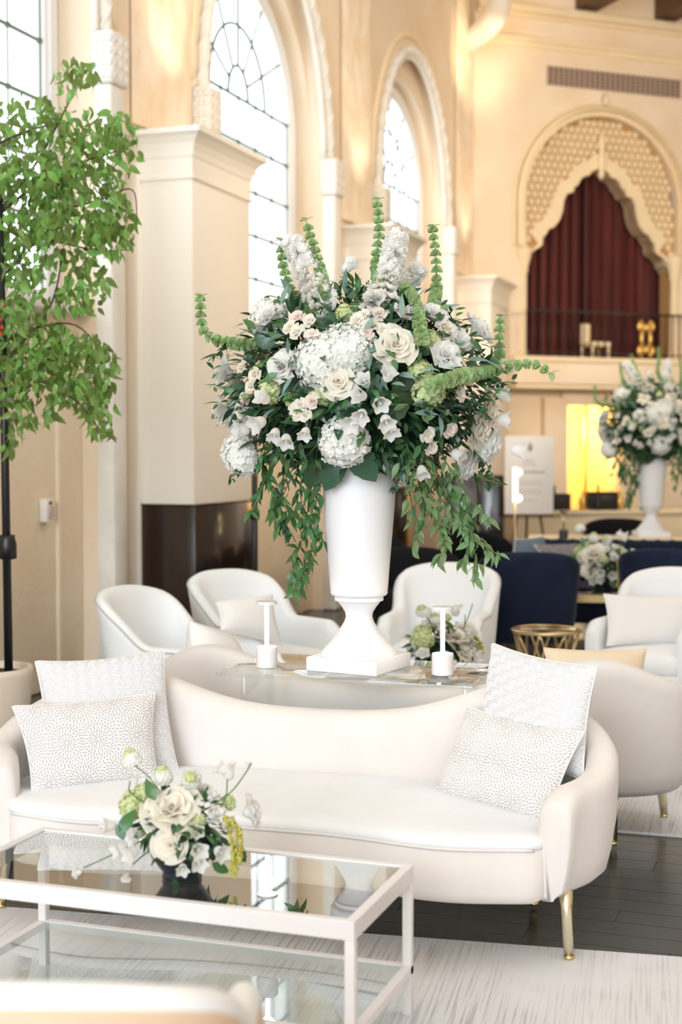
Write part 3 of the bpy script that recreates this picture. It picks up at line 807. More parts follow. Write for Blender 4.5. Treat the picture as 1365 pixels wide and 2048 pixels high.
def pattern_burst(U, V, w, h, seed=3):
    r = np.random.default_rng(seed); x = U*w; y = V*h; C = []
    for a in range(7):
        for b in range(5):
            C.append((-.40+a*.145+(b % 2)*.072+r.uniform(-.02, .02), -.28+b*.135+r.uniform(-.02, .02)))
    C = np.array(C); D = np.sqrt((x[..., None]-C[:, 0])**2+(y[..., None]-C[:, 1])**2); idx = D.argmin(-1); rr = D.min(-1)
    th = np.arctan2(y-C[idx, 1], x-C[idx, 0]); step = .0125
    # petals in phyllotaxis rings whose count changes rarely, so that they line up radially
    ring = rr/step; k = np.floor(ring); n = np.where(k < 2, 10, np.where(k < 4, 20, 34))
    ph = (th/(2*np.pi)*n+.5*(k % 2)+idx*.37) % 1-.5; f = ring-k-.5
    wd = (2*np.pi*(rr+1e-4)/n)                    # tangential room of one petal
    el = (ph*wd/(.0029*(1-.35*f)))**2+(f/.56)**2
    return np.clip((1-el)*3, 0, 1)*(rr > .006)
def pillow(name, label, TL, TR, BR, BL, thick, kind, rot=0, N=None, m=None, group=None, relief=.003):
    TL, TR, BR, BL = [np.array(p, float) for p in (TL, TR, BR, BL)]
    w = np.linalg.norm(TR-TL); h = np.linalg.norm(TL-BL)
    nrm = np.cross(TR-TL, TL-BL); nrm /= np.linalg.norm(nrm)
    nrm = nrm*(-1 if np.dot(nrm, np.array(EYE)-TL) < 0 else 1)
    N = N or (330 if kind else 40)
    u = np.linspace(-1, 1, N); U, V = np.meshgrid(u, u)
    k1 = 1-.075*(1-V**2)*np.abs(U)**2; k2 = 1-.085*(1-U**2)*np.abs(V)**2
    uu = U*k1; vv = V*k2
    a = (uu+1)/2; b = (vv+1)/2
    base = (BL*(1-a[..., None])*(1-b[..., None])+BR*a[..., None]*(1-b[..., None])+TL*(1-a[..., None])*b[..., None]+TR*a[..., None]*b[..., None])
    bul = ((1-np.abs(U)**2.6)*(1-np.abs(V)**2.6)).clip(0)**.55
    rg = np.random.default_rng(int(abs(w*1e4)) % 999)
    wr = .04*np.sin(U*5+V*3+rg.uniform(0, 6))*(1-bul)+.03*np.sin(V*9-U*4+rg.uniform(0, 6))*bul*(1-bul)*4*.5
    pat = np.zeros_like(U)
    if kind == 'basketweave': pat = pattern_basket(U, V, w/2, h/2)
    if kind == 'starburst': pat = pattern_burst(U, V, w/2, h/2)
    gA = base+nrm*((bul*(1+wr))*thick/2)[..., None]+nrm*(pat*relief*(1 if kind == 'basketweave' else -1)*np.clip(bul*4, 0, 1))[..., None]
    gB = base-nrm*((bul*(1+wr))*thick/2)[..., None]
    Vt = np.concatenate([gA.reshape(-1, 3), gB[::1].reshape(-1, 3)])
    c = Vt.mean(0); loc = np.array([c[0], c[1], Vt[:, 2].min()]); Vt = Vt-loc
    I = np.arange(N*N).reshape(N, N)
    A = np.stack([I[:-1, :-1], I[:-1, 1:], I[1:, 1:], I[1:, :-1]], -1).reshape(-1, 4)
    B = A[:, ::-1]+N*N
    Fq = np.concatenate([A, B])
    me = bpy.data.meshes.new(name); me.vertices.add(len(Vt)); me.vertices.foreach_set('co', Vt.ravel())
    me.loops.add(Fq.size); me.loops.foreach_set('vertex_index', Fq.ravel()); me.polygons.add(len(Fq))
    me.polygons.foreach_set('loop_start', np.arange(0, Fq.size, 4)); me.polygons.foreach_set('loop_total', np.full(len(Fq), 4))
    me.polygons.foreach_set('use_smooth', np.ones(len(Fq), bool)); me.update(calc_edges=True)
    at_ = me.attributes.new('pattern', 'FLOAT', 'POINT'); at_.data.foreach_set('value', np.concatenate([pat.ravel(), pat.ravel()]).astype(np.float32))
    me.materials.append(MAT[kind or m or 'pillow_plain'])
    root = thing(name, label, 'pillow', tuple(loc), 0, group)
    cv = obj('cover', me, root)
    # welt cord round the seam
    ring = np.concatenate([base[0, :], base[1:, -1], base[-1, -2::-1], base[-2:0:-1, 0]]); ring = ring[::max(1, N//30)]
    ring = np.concatenate([ring, ring[:1]])-loc
    part('welt', Geo().add(*tube([tuple(p) for p in ring], .0035, 5)), 'pillow_tan' if m == 'pillow_tan' else 'pillow_plain', root)
    return root
pillow('square_pillow', 'square white basketweave pillow at the left end of the front sofa', at(70, 1322, y=4.52), at(328, 1298, y=4.76), at(360, 1552, y=4.66), at(92, 1560, y=4.36), .15, 'basketweave')
pillow('lumbar_pillow', 'oblong pillow with grey starburst petals leaning at the sofa left end', at(24, 1412, y=4.30), at(310, 1384, y=4.60), at(318, 1562, y=4.52), at(64, 1590, y=4.22), .13, 'starburst')
pillow('square_pillow', 'square white basketweave pillow standing at the right end of the front sofa', at(985, 1286, y=4.86), at(1196, 1333, y=4.66), at(1168, 1560, y=4.58), at(948, 1510, y=4.78), .16, 'basketweave')
pillow('lumbar_pillow', 'oblong white starburst pillow tilted against the right arm of the front sofa', at(933, 1412, y=4.76), at(1170, 1464, y=4.54), at(1098, 1652, y=4.42), at(864, 1594, y=4.66), .13, 'starburst')
pillow('square_pillow', 'plain off-white pillow peeking above the rear sofa left end', at(378, 1240, d=6.15), at(455, 1262, d=6.35), at(502, 1345, d=6.3), at(380, 1345, d=6.1), .16, None)
pillow('lumbar_pillow', 'white pillow sitting in the armchair before the dark pilaster', at(432, 1204, d=7.35), at(545, 1188, d=7.55), at(565, 1290, d=7.45), at(442, 1262, d=7.2), .12, None)
pillow('lumbar_pillow', 'ribbed white lumbar pillow in the right-hand armchair', at(1208, 1188, d=8.3), at(1385, 1192, d=8.45), at(1380, 1290, d=8.3), at(1214, 1292, d=8.15), .13, None)
pillow('square_pillow', 'tan pillow whose corners show over the rear sofa back, right end', at(1088, 1296, d=6.15), at(1294, 1298, d=6.35), at(1290, 1420, d=6.3), at(1095, 1420, d=6.1), .13, None, m='pillow_tan')
pillow('square_pillow', 'brown-grey woven pillow on the navy channel-tufted sofa', at(1068, 1090, d=11.6), at(1172, 1088, d=11.8), at(1176, 1150, d=11.7), at(1120, 1160, d=11.4), .16, None, m='grey_weave')
pillow('square_pillow', 'blue-grey pillow at the left end of the navy sofa', at(1030, 1078, d=11.9), at(1088, 1072, d=12.1), at(1100, 1130, d=12.0), at(1022, 1130, d=11.8), .16, None, m='blue_grey')

# ---------------- coffee table
ctb = thing('coffee_table', 'white metal framed coffee table with glass top and lower glass shelf', 'coffee table', (0, 0, .0))
X0, X1, Y0, Y1 = -2.302, -1.108, 3.262, 3.782; LT = .026; FZ = .011
for (a, b) in ((X0, Y0), (X1-LT, Y0), (X0, Y1-LT), (X1-LT, Y1-LT)):
    part('leg', boxg(a, a+LT, b, b+LT, FZ, .386), 'white_metal', ctb, bev=.002)
def frame(z0, z1, name, w=LT):
    g = Geo(); e = .0006
    g.add(*box(X0, X1, Y0, Y0+w, z0, z1)); g.add(*box(X0, X1, Y1-w, Y1, z0, z1)); g.add(*box(X0, X0+w, Y0+w, Y1-w, z0, z1)); g.add(*box(X1-w, X1, Y0+w, Y1-w, z0, z1))
    return part(name, g, 'white_metal', ctb, bev=.002, smooth=False)
frame(.386, .434, 'top_frame'); frame(.125, .150, 'shelf_frame')
part('glass_top', boxg(X0+LT+.001, X1-LT-.001, Y0+LT+.001, Y1-LT-.001, .424, .430), 'table_glass', ctb, smooth=False)
part('glass_shelf', boxg(X0+LT+.001, X1-LT-.001, Y0+LT+.001, Y1-LT-.001, .142, .148), 'shelf_glass', ctb, smooth=False)

# ---------------- console table between the sofas
con = thing('console_table', 'clear glass console table with acrylic ends carrying the tall urn', 'console table', (0, 0, 0))
part('glass_top', boxg(-2.22, -1.22, 4.90, 5.44, .735, .750), 'clear_acrylic', con, bev=.002)
for x in (-2.17, -1.29):
    part('acrylic_leg', boxg(x, x+.02, 5.02, 5.32, .012, .735), 'clear_acrylic', con, bev=.003)
for x in (-2.225, -1.235):
    part('twisted_edge', Geo().add(*tube([(x+.01+.006*math.sin(i*1.3), 4.905+i*.0265, .742+.006*math.cos(i*1.3)) for i in range(21)], .009, 6)), 'clear_acrylic', con)

# ---------------- urns
UP_ = [(.145, .052), (.145, .058), (.143, .066), (.138, .072), (.128, .086), (.116, .094), (.110, .104), (.100, .118), (.088, .130), (.078, .146), (.070, .160), (.058, .180), (.051, .200), (.054, .218), (.066, .238), (.080, .256), (.085, .262), (.094, .264), (.094, .276), (.090, .280), (.104, .284), (.110, .292), (.110, .304), (.112, .320), (.118, .40), (.128, .52), (.137, .64), (.143, .74), (.148, .83), (.156, .845), (.156, .855), (.140, .855), (.135, .80), (.120, .60)]
def urn(label, loc, rz, seed=0):
    t = thing('pedestal_urn', label, 'urn', loc, rz)
    part('plinth', boxg(-.150, .150, -.150, .150, 0, .054), 'urn_white', t, bev=.004)
    part('urn_body', Geo().add(*lathe(UP_, 48)), 'urn_white', t, auto=True)
    return t
ux, uy = -1.735, 5.165
urn('tall white footed urn on the glass console in the middle', (ux, uy, .750), R(-9))
u2 = at(1303, 1074, z=.752)
urn('tall white footed urn far back on the table behind the navy sofa', (u2.x, u2.y, .752), R(20))

# ---------------- cordless table lamps
def lamp(label, p, black=False, group=None):
    t = thing('table_lamp', label, 'table lamp', p, 0)
    m = 'black_metal' if black else 'white_metal'
    part('base', Geo().add(*lathe([(.038, 0), (.041, .003), (.041, .078), (.039, .081), (.0, .081)], 28)), m, t, auto=True)
    part('light_tube', Geo().add(*lathe([(.0085, .080), (.0085, .243)], 12)), 'lamp_glow' if not black else 'brass', t)
    part('lamp_head', Geo().add(*lathe([(.020, .243), (.040, .245), (.041, .250), (.040, .256), (.0, .258)], 28)), m, t, auto=True)
    if not black:
        l = bpy.data.lights.new('lamp_light', 'POINT'); l.energy = 1.0; l.color = (1, .93, .80); l.shadow_soft_size = .03
        lo = bpy.data.objects.new('lamp_light', l); col.objects.link(lo); lo.parent = t; lo.location = (0, 0, .20)
    return t
lamp('small white cordless table lamp left of the urn', (-2.078, 5.065, .751))
lamp('small white cordless table lamp right of the urn', (-1.388, 5.114, .751))

# ================================================================== PLANTS
def leaf_geo(L, W, fold=.25, droop=.3, nl=4, tip=1.0, serr=0):
    V = []; F = []
    for i in range(nl+1):
        v = i/nl; w = W*math.sin(math.pi*min(1, v**.8*.97+.03))**tip*.5; 
        if serr and 0 < i < nl: w *= 1+serr*(1 if i % 2 else -1)
        if i == nl: w = W*.01
        z = -droop*L*v*v; y = L*(v-.12*droop*v*v)
        V += [(-w, y, z+w*fold), (0, y, z), (w, y, z+w*fold)]
    for i in range(nl):
        a, b = 3*i, 3*(i+1); F += [(a, a+1, b+1, b), (a+1, a+2, b+2, b+1)]
    return V, F
def leaf_frame(p, d, up, roll=0):
    d = Vector(d).normalized(); up = Vector(up); x = d.cross(up)
    if x.length < 1e-3: x = Vector((1, 0, 0))
    x.normalize(); z = x.cross(d)
    M = Matrix((x, d, z)).transposed().to_4x4(); M = M @ Matrix.Rotation(roll, 4, 'Y'); M.translation = Vector(p); return M
def petal(phi, hw, Rb, Rt, zb, zt, curl, nu=4, nv=4, drop=.25, pt=0):
    def f(u, v):
        s = u*2-1; k = math.sin(math.pi*(.18+.82*v)*.5+.25) if v < 1 else 1
        w_ = hw*(.55+.45*math.sin(math.pi*.5*min(1, v*1.35)))*(1-.25*max(0, v-.75)/.25)
        r = Rb+(Rt-Rb)*v**1.6+curl*max(0, v-.72)**2*9
        z = zb+(zt-zb)*v-curl*max(0, v-.8)**2*8-drop*(zt-zb)*abs(s)**2.5*v**2+pt*(1-abs(s))*v**3
        a = phi+s*w_; return (r*math.cos(a), r*math.sin(a), z)
    return grid(f, nu, nv)
def rose_mesh(name, n=22, openness=1.0, mt='petal', seed=0, pt=.006, hi=.055):
    r = random.Random(seed); g = Geo()
    for i in range(n):
        t = i/(n-1); ph = i*2.39996+r.uniform(-.15, .15)
        Rt = .005+(.050*t**1.35)*openness+r.uniform(-.001, .001); Rb = .004+.012*t
        zt = hi-.030*t**1.4*openness+r.uniform(-.002, .002)
        g.add(*petal(ph, lerp(1.5, .78, t**.6)+r.uniform(-.05, .05), Rb, Rt, lerp(.012, 0, t), zt, (.004+.010*t)*openness, pt=pt*t))
    g.add(*lathe([(.004, -.01), (.014, -.002), (.018, .012), (.010, .022)], 8))
    return g.mesh(name, mt)
def floret_petals(g, M, s, n=4, cup=.3):
    for k in range(n):
        a = 2*math.pi*k/n+.4
        V = [(0, 0, 0), (s*.40, -s*.42, s*cup*.5), (s*.82, -s*.34, s*cup), (s*.95, 0, s*cup*1.1), (s*.82, s*.34, s*cup), (s*.40, s*.42, s*cup*.5), (s*.5, 0, s*cup*.3)]
        g.add(V, [(0, 1, 6), (1, 2, 6), (2, 3, 6), (3, 4, 6), (4, 5, 6), (5, 0, 6)], M @ Matrix.Rotation(a, 4, 'Z'))
def hydrangea_mesh(name, rad, mt, n=130, fs=.022, seed=0, squash=.85):
    r = random.Random(seed); g = Geo()
    for i in range(n):
        z = 1-1.75*(i+.5)/n; a = i*2.39996; q = math.sqrt(max(0, 1-z*z)); d = Vector((q*math.cos(a), q*math.sin(a), z*squash))
        rr = rad*(1+.09*math.sin(a*1.7+z*4)+r.uniform(-.06, .05))
        floret_petals(g, facing(d*rr, d+Vector((r.uniform(-.3, .3), r.uniform(-.3, .3), r.uniform(-.2, .3))), r.uniform(0, 6)), fs*r.uniform(.85, 1.2), 4, r.uniform(.1, .45))
    V, F = lathe([(rad*.05, -rad*.8*squash), (rad*.6, -rad*.65*squash), (rad*.88, -.2*rad), (rad*.88, .3*rad), (rad*.55, rad*.7*squash), (.0, rad*.86*squash)], 12)
    g.add(V, F); return g.mesh(name, mt)
def bellflower_mesh(name, mt='petal', s=1.0):
    g = Geo(); n = 20; RG = []
    for j, (rr, z) in enumerate([(.004, 0), (.010, .004), (.015, .012), (.017, .024), (.020, .034), (.027, .041)]):
        RG.append([((rr*(1+(.14*math.cos(5*2*math.pi*i/n) if j > 3 else 0)))*s*math.cos(2*math.pi*i/n), (rr*(1+(.14*math.cos(5*2*math.pi*i/n) if j > 3 else 0)))*s*math.sin(2*math.pi*i/n), s*(z+(.004*math.cos(5*2*math.pi*i/n) if j == 5 else 0))) for i in range(n)])
    g.add(*rings(RG, cap1=False)); g.add(*lathe([(.002*s, .008*s), (.003*s, .03*s), (.001*s, .034*s)], 6))
    return g.mesh(name, mt)
def cup_geo(s, n=9):
    RG = []
    for j, (rr, z) in enumerate([(.15, 0), (.50, .10), (.82, .34), (1.02, .60), (1.30, .74)]):
        RG.append([(s*rr*(1+(.06*math.cos(5*2*math.pi*i/n) if j > 3 else 0))*math.cos(2*math.pi*i/n), s*rr*math.sin(2*math.pi*i/n), s*z) for i in range(n)])
    return rings(RG, cap1=False)
def bells_mesh(name, P, s0=.013, s1=.021, gap=.024, leafy=True, seed=0):
    """bells-of-Ireland stem along P (tip last)"""
    r = random.Random(seed); P = crom(P, 8); g = Geo(); g.add(*tube(P, [lerp(.0035, .002, i/(len(P)-1)) for i in range(len(P))], 6))
    D = [0]
    for p, q in zip(P, P[1:]): D.append(D[-1]+(q-p).length)
    L = D[-1]; s = .02; k = 0
    while s < L-.01:
        i = max(j for j in range(len(D)) if D[j] <= s); i = min(i, len(P)-2); p = P[i].lerp(P[i+1], (s-D[i])/(D[i+1]-D[i]+1e-9)); t = (P[i+1]-P[i]).normalized()
        x, y = frame_of(t); v = s/L; size = lerp(s1, s0, v)
        for q in range(5):
            a = q*math.pi*.4+k*.6+r.uniform(-.15, .15); d = x*math.cos(a)+y*math.sin(a)
            g.add(*cup_geo(size*r.uniform(.85, 1.1)), facing(p+d*.004, d*1.0+t*.75, r.uniform(0, 6)))
        s += gap*lerp(1.0, .8, v); k += 1
    for q in range(3):
        a = q*2.1; x, y = frame_of(P[-1]-P[-3]); d = x*math.cos(a)+y*math.sin(a)+(P[-1]-P[-3]).normalized()*.5
        g.add(*leaf_geo(.035, .028, .2, .2), leaf_frame(P[-1], d, (0, 0, 1)))
    return g.mesh(name, 'bells_green')
def spire_mesh(name, P, r0=.045, r1=.022, mt='petal', seed=0, dens=1.0):
    r = random.Random(seed); P = crom(P, 8); g = Geo(); g.add(*tube(P, .004, 6)); m = len(P)
    n = int(110*dens)
    for i in range(n):
        v = i/n; k = v*(m-2); j = int(k); p = P[j].lerp(P[j+1], k-j); t = (P[j+1]-P[j]).normalized(); x, y = frame_of(t); a = i*2.39996
        d = x*math.cos(a)+y*math.sin(a); rr = lerp(r0, r1, v)
        M = facing(p+d*rr*r.uniform(.6, 1), d+t*.4, r.uniform(0, 6))
        floret_petals(g, M, .022*r.uniform(.8, 1.15), 5, r.uniform(.2, .7)); floret_petals(g, M @ Matrix.Translation((0, 0, .004)), .013, 4, .9)
    return g.mesh(name, mt)
def spray_mesh(name, seed=0):
    g = Geo(); r = random.Random(seed)
    return rose_mesh(name, 14, .95, 'petal_blush' if seed % 2 else 'petal_cream', seed, 0, .05)

ROSE = [rose_mesh('rose', 30, 1.0, 'petal', s, .010, .058) for s in (1, 2)]+[rose_mesh('rose', 28, 1.15, 'petal_cream', 5, .014, .050)]
BUD = rose_mesh('rose_bud', 14, .55, 'petal', 9, .002, .06)
SPR = [spray_mesh('spray_rose', s) for s in (1, 2, 4)]
HYD = hydrangea_mesh('hydrangea', .105, 'floret_white', 300, .0185, 1)
HYDC = hydrangea_mesh('hydrangea', .095, 'floret_white', 240, .0185, 2)
VIB = hydrangea_mesh('viburnum', .05, 'floret_green', 70, .014, 3)
BEL = bellflower_mesh('bellflower'); LIS = bellflower_mesh('lisianthus', 'petal', 1.15)
CORE_M = {}
def placed(name, me, root, loc, d, s=1, tw=None, label=None):
    o = obj(name, me, root); o.matrix_local = facing(loc, d, rnd.uniform(0, 6) if tw is None else tw, s)
    if label: o['label'] = label
    return o
LEAFM = {}
def leaf_mesh(kind):
    if kind not in LEAFM:
        spec = dict(ruscus=(.075, .030, .2, .25, 4, 1.0), vine=(.062, .024, .15, .45, 4, 1.1), small=(.032, .016, .2, .2, 3, 1.0), ficus=(.066, .033, .3, .5, 4, .9), olive=(.09, .026, .1, .3, 4, .9))
        L, W, fo, dr, nl, tp = spec[kind]; LEAFM[kind] = leaf_geo(L, W, fo, dr, nl, tp)
    return LEAFM[kind]
def spread_leaves(root, items, matname_of, cap=300, nm='leaf'):
    """items: (matrix, kind, material); nearest `cap` become parts, the rest one 'stuff' part"""
    M_ = {}
    items.sort(key=lambda it: it[3])
    for (M, kind, mt, key) in items[:cap]:
        k = (kind, mt)
        if k not in M_: M_[k] = Geo().add(*leaf_mesh(kind)).mesh(nm, mt)
        o = obj(nm, M_[k], root); o.matrix_local = M
    rest = {}
    for (M, kind, mt, key) in items[cap:]: rest.setdefault(mt, Geo()).add(*leaf_mesh(kind), M)
    # a single stuff part with several materials
    if rest:
        G = Geo(); idx = []; names = list(rest)
        for i, mt in enumerate(names):
            f0 = len(G.F); g = rest[mt]; G.add(np.concatenate(g.V), g.F); idx += [i]*(len(G.F)-f0)
        me = G.mesh('foliage'); 
        for mt in names: me.materials.append(MAT[mt])
        me.polygons.foreach_set('material_index', idx); me.update()
        obj('foliage', me, root, kind='stuff')

# ---------------- the great urn arrangement
AC = Vector((ux, uy, 1.80))            # heart of the bouquet
arr = thing('urn_bouquet', 'towering white rose, hydrangea and greenery bouquet in the middle urn', 'flower arrangement', (ux, uy, 1.60))
SC = 524.0; TOC = -FW.copy(); TOC.z = 0; TOC.normalize(); RTH = RT.copy()
def loc_of(px, py, push=0.0):
    dx = (px-728)/SC; dz = (795-py)/SC; q = (dx/.50)**2+(dz/(.42 if dz > 0 else .36))**2
    c = math.sqrt(max(0, 1-q)); dep = .36*c+push
    p = AC+RTH*dx+Vector((0, 0, dz+.0))+TOC*dep
    n = RTH*(dx/.50)+Vector((0, 0, dz/.42))+TOC*(c*1.1+.25)
    p = p - RTH*(dx*dep/5.4) - Vector((0, 0, dz*dep/5.4))   # keep the same sight line for nearer points
    return p-Vector((ux, uy, 1.60)), n.normalized()
FL = [('rose', 0, 573, 748, 1.05), ('rose', 2, 684, 778, 1.10), ('rose', 2, 799, 706, 1.25), ('rose', 1, 460, 752, 1.15), ('rose', 0, 900, 724, 1.05), ('rose', 1, 450, 828, .95),
      ('rose', 1, 560, 742, .6), ('rose', 0, 965, 668, 1.15), ('rose', 2, 985, 830, 1.25), ('rose', 2, 968, 868, 1.3), ('rose', 1, 990, 895, 1.15), ('rose', 1, 938, 940, 1.2),
      ('rose', 1, 880, 640, .95), ('rose', 2, 905, 668, .8), ('rose', 0, 838, 640, .8), ('rose', 0, 930, 690, .9), ('rose', 1, 548, 640, 1.0), ('rose', 0, 760, 605, .8)]
for (k, v, px, py, s) in FL:
    p, n = loc_of(px, py, .075 if px > 920 else .06); placed('rose', ROSE[v], arr, p-n*.02, n+Vector((rnd.uniform(-.15, .15), 0, .1)), s)
p, n = loc_of(698, 548); placed('rose_bud', BUD, arr, p, RTH*.5+Vector((0, 0, .7))-TOC*.0, 1.15)
for (px, py, s, m_) in [(652, 735, .90, 0), (700, 712, .85, 0), (695, 895, .90, 1), (492, 915, .72, 0), (545, 640, .72, 1), (975, 900, .62, 1)]:
    p, n = loc_of(px, py, .02); placed('hydrangea', (HYD, HYDC)[m_], arr, p, n, s)
for (px, py, s) in [(865, 795, 1.15), (848, 756, .8), (548, 792, .85), (590, 812, .5), (698, 638, .65), (655, 808, .5), (640, 800, .55), (925, 700, .6), (870, 690, .7)]:
    p, n = loc_of(px, py, .02); placed('viburnum', VIB, arr, p, n, s)
k = 0
for (px, py) in [(605, 648), (628, 655), (602, 678), (632, 684), (590, 668), (735, 645), (765, 642), (748, 664), (772, 674), (740, 680), (722, 655), (608, 822), (632, 815), (618, 842), (600, 835), (500, 805), (492, 830), (512, 782), (905, 870), (870, 905), (862, 880), (815, 640), (800, 690), (925, 800), (940, 770), (495, 745), (520, 760)]:
    p, n = loc_of(px, py, .06); placed('spray_rose', SPR[k % 3], arr, p, n, .52 if k % 2 else .58); k += 1
for (px, py, ddx, ddz) in [(742, 786, -.6, .8), (738, 806, -1, .1), (780, 776, .1, .9), (733, 835, -.3, -.6), (762, 812, .2, -.5), (775, 845, .2, -.8), (783, 862, .3, -.9), (538, 850, -.6, -.4), (560, 868, .2, -.9), (508, 868, -.8, .2), (620, 868, 0, -.9), (545, 815, -.3, .6), (850, 940, -.2, -.7), (912, 912, .6, -.2), (1005, 800, .8, .2), (1000, 845, 1, .1), (580, 880, .4, -.8), (718, 850, -.5, -.5), (905, 745, .3, .5), (1030, 905, 1.2, .1)]:
    p, n = loc_of(px, py, .07); placed('bellflower', BEL if k % 2 else LIS, arr, p, n*.6+RTH*ddx*.6+Vector((0, 0, ddz*.6)), rnd.uniform(1.0, 1.25)); k += 1
# white spires
def pts(L, push=0): return [loc_of(px, py, push+dp)[0] for (px, py, dp) in L]
part('stock_spire', Geo(), 'petal', arr) if False else None
obj('stock_spire', spire_mesh('stock_spire', pts([(655, 620, .05), (630, 560, .0), (610, 515, -.02), (590, 482, -.05)]), .055, .03, seed=1, dens=1.1), arr)
obj('stock_spire', spire_mesh('stock_spire', pts([(765, 625, .08), (780, 575, .05), (795, 520, .03), (808, 468, .0)]), .055, .028, seed=2, dens=1.2), arr)
obj('stock_spire', spire_mesh('stock_spire', pts([(790, 590, -.1), (830, 560, -.12), (850, 535, -.14)]), .04, .03, seed=3, dens=.6), arr)
for i, L in enumerate([
    [(660, 600, 0), (648, 540, 0), (634, 490, -.02), (622, 448, -.03)],
    [(768, 600, -.02), (762, 530, -.03), (768, 470, -.03), (764, 408, -.03)],
    [(872, 640, .02), (882, 580, 0), (880, 520, 0), (874, 462, 0)],
    [(640, 650, -.05), (600, 600, -.05), (578, 545, -.05), (572, 488, -.06)],
    [(520, 700, .0), (455, 690, .05), (418, 672, .05), (412, 640, .05), (410, 600, .05)],
    [(850, 700, .12), (845, 650, .1), (838, 610, .08), (818, 578, .05)],
    [(980, 740, .0), (1008, 720, 0), (1008, 680, 0), (1010, 640, 0)],
    [(860, 790, .15), (930, 765, .14), (990, 750, .1), (1040, 738, .08), (1080, 735, .05), (1112, 752, .03)]]):
    obj('bells_stem', bells_mesh('bells_stem', pts(L), s0=.0115, s1=.018 if i != 7 else .022, gap=.036 if i != 7 else .047, seed=i), arr)
# dark big leaves
big = Geo().add(*leaf_geo(.15, .115, .18, .25, 9, .75, .05)).mesh('broad_leaf', 'leaf_dark')
for (px, py, ang, s) in [(668, 665, 60, .8), (620, 800, 20, .9), (672, 955, -110, .8), (735, 935, -60, .95), (790, 825, 30, 1.0), (700, 830, -80, .7), (760, 790, 100, .7), (540, 690, 150, .6), (860, 700, 10, .8), (640, 950, -120, .8), (820, 790, -40, .9), (760, 730, 80, .7), (580, 780, 200, .7)]:
    p, n = loc_of(px, py, -.0); d = RTH*math.cos(R(ang))+Vector((0, 0, math.sin(R(ang))))
    o = obj('broad_leaf', big, arr); o.matrix_local = leaf_frame(p-d*.06*s, d+n*.15, n) @ Matrix.Scale(s, 4)
# core mass + leaves over the whole dome
def dome(n, kinds, rmin, rmax, zlo=-1):
    out = []
    for i in range(n):
        while True:
            v = Vector((rnd.gauss(0, 1), rnd.gauss(0, 1), rnd.gauss(0, 1))).normalized()
            if v.z > zlo: break
        rr = rnd.uniform(rmin, rmax); base = Vector((v.x*.50*rr, v.y*.42*rr, v.z*(.40 if v.z > 0 else .32)*rr))+AC-Vector((ux, uy, 1.60))
        base = Matrix.Rotation(YAW, 3, 'Z') @ (base-(AC-Vector((ux, uy, 1.6)))) + (AC-Vector((ux, uy, 1.6)))
        d = (base-(AC-Vector((ux, uy, 1.6)))).normalized()+Vector((rnd.uniform(-.8, .8), rnd.uniform(-.8, .8), rnd.uniform(-.9, .7)))
        nrm = d*.3+Vector((rnd.uniform(-.5, .5), rnd.uniform(-.5, .5), 1))+(base-(AC-Vector((ux, uy, 1.6)))).normalized()*1.2
        kd, mt, sc = rnd.choice(kinds)
        M = leaf_frame(base, d, nrm, rnd.uniform(-.6, .6)) @ Matrix.Scale(sc*rnd.uniform(.75, 1.2), 4)
        out.append((M, kd, mt, 10-base.dot(TOC)))
    return out
K1 = [('ruscus', 'leaf_dark', 1.0), ('ruscus', 'leaf_mid', .9), ('olive', 'leaf_dark', .85), ('small', 'leaf_mid', 1.1), ('ruscus', 'leaf_dark', .8)]
K2 = [('olive', 'leaf_silver', .9), ('small', 'leaf_pale', 1.2), ('ruscus', 'leaf_mid', .8), ('small', 'leaf_mid', 1.2)]
items = dome(2600, K1, .70, .98)+dome(700, K2, .85, 1.12, -.3)
K3 = [('ruscus', 'leaf_dark', 1.0), ('olive', 'leaf_dark', .8)]
items += dome(900, K3, .45, .75)
# trailing smilax vines
VINES = []
def vine(pxs, push, mt, dens=1.0, kind='vine', sc=1.0, stem=None):
    P = crom([loc_of(a, b, push)[0] for a, b in pxs], 8)
    part('vine_stem', Geo().add(*tube(P, [.0022]*len(P), 5)), 'stem', arr)
    D = 0
    for i in range(len(P)-1):
        D += (P[i+1]-P[i]).length
        if D > .017/dens:
            D = 0; t = (P[i+1]-P[i]).normalized()
            for q in range(rnd.choice((1, 2, 2))):
                d = Vector((rnd.uniform(-1, 1), rnd.uniform(-1, 1), rnd.uniform(-.9, .35))).normalized()+t*.6
                M = leaf_frame(P[i]+Vector((rnd.uniform(-.01, .01),)*3), d, Vector((rnd.uniform(-.5, .5), rnd.uniform(-.5, .5), 1))+TOC*.6, rnd.uniform(-.7, .7)) @ Matrix.Scale(sc*rnd.uniform(.7, 1.15), 4)
                items.append((M, kind, mt, 9.0-P[i].dot(TOC)))
vs = Geo()
for (L, mt) in [([(600, 900), (575, 960), (560, 1010), (570, 1060)], 'leaf_mid'), ([(620, 920), (610, 990), (620, 1060), (600, 1120), (592, 1185)], 'leaf_mid'),
                ([(640, 930), (630, 1000), (640, 1060), (625, 1130), (600, 1180), (598, 1200)], 'leaf_mid'), ([(580, 900), (545, 950), (520, 1010), (512, 1030)], 'leaf_mid'),
                ([(640, 900), (600, 950), (570, 1020), (600, 1090)], 'leaf_dark'), ([(650, 960), (640, 1030), (650, 1100)], 'leaf_mid'), ([(560, 880), (530, 930), (560, 990), (590, 1030), (640, 1080)], 'leaf_mid')]:
    vine(L, .02, mt, 1.6, 'vine', .95, vs)
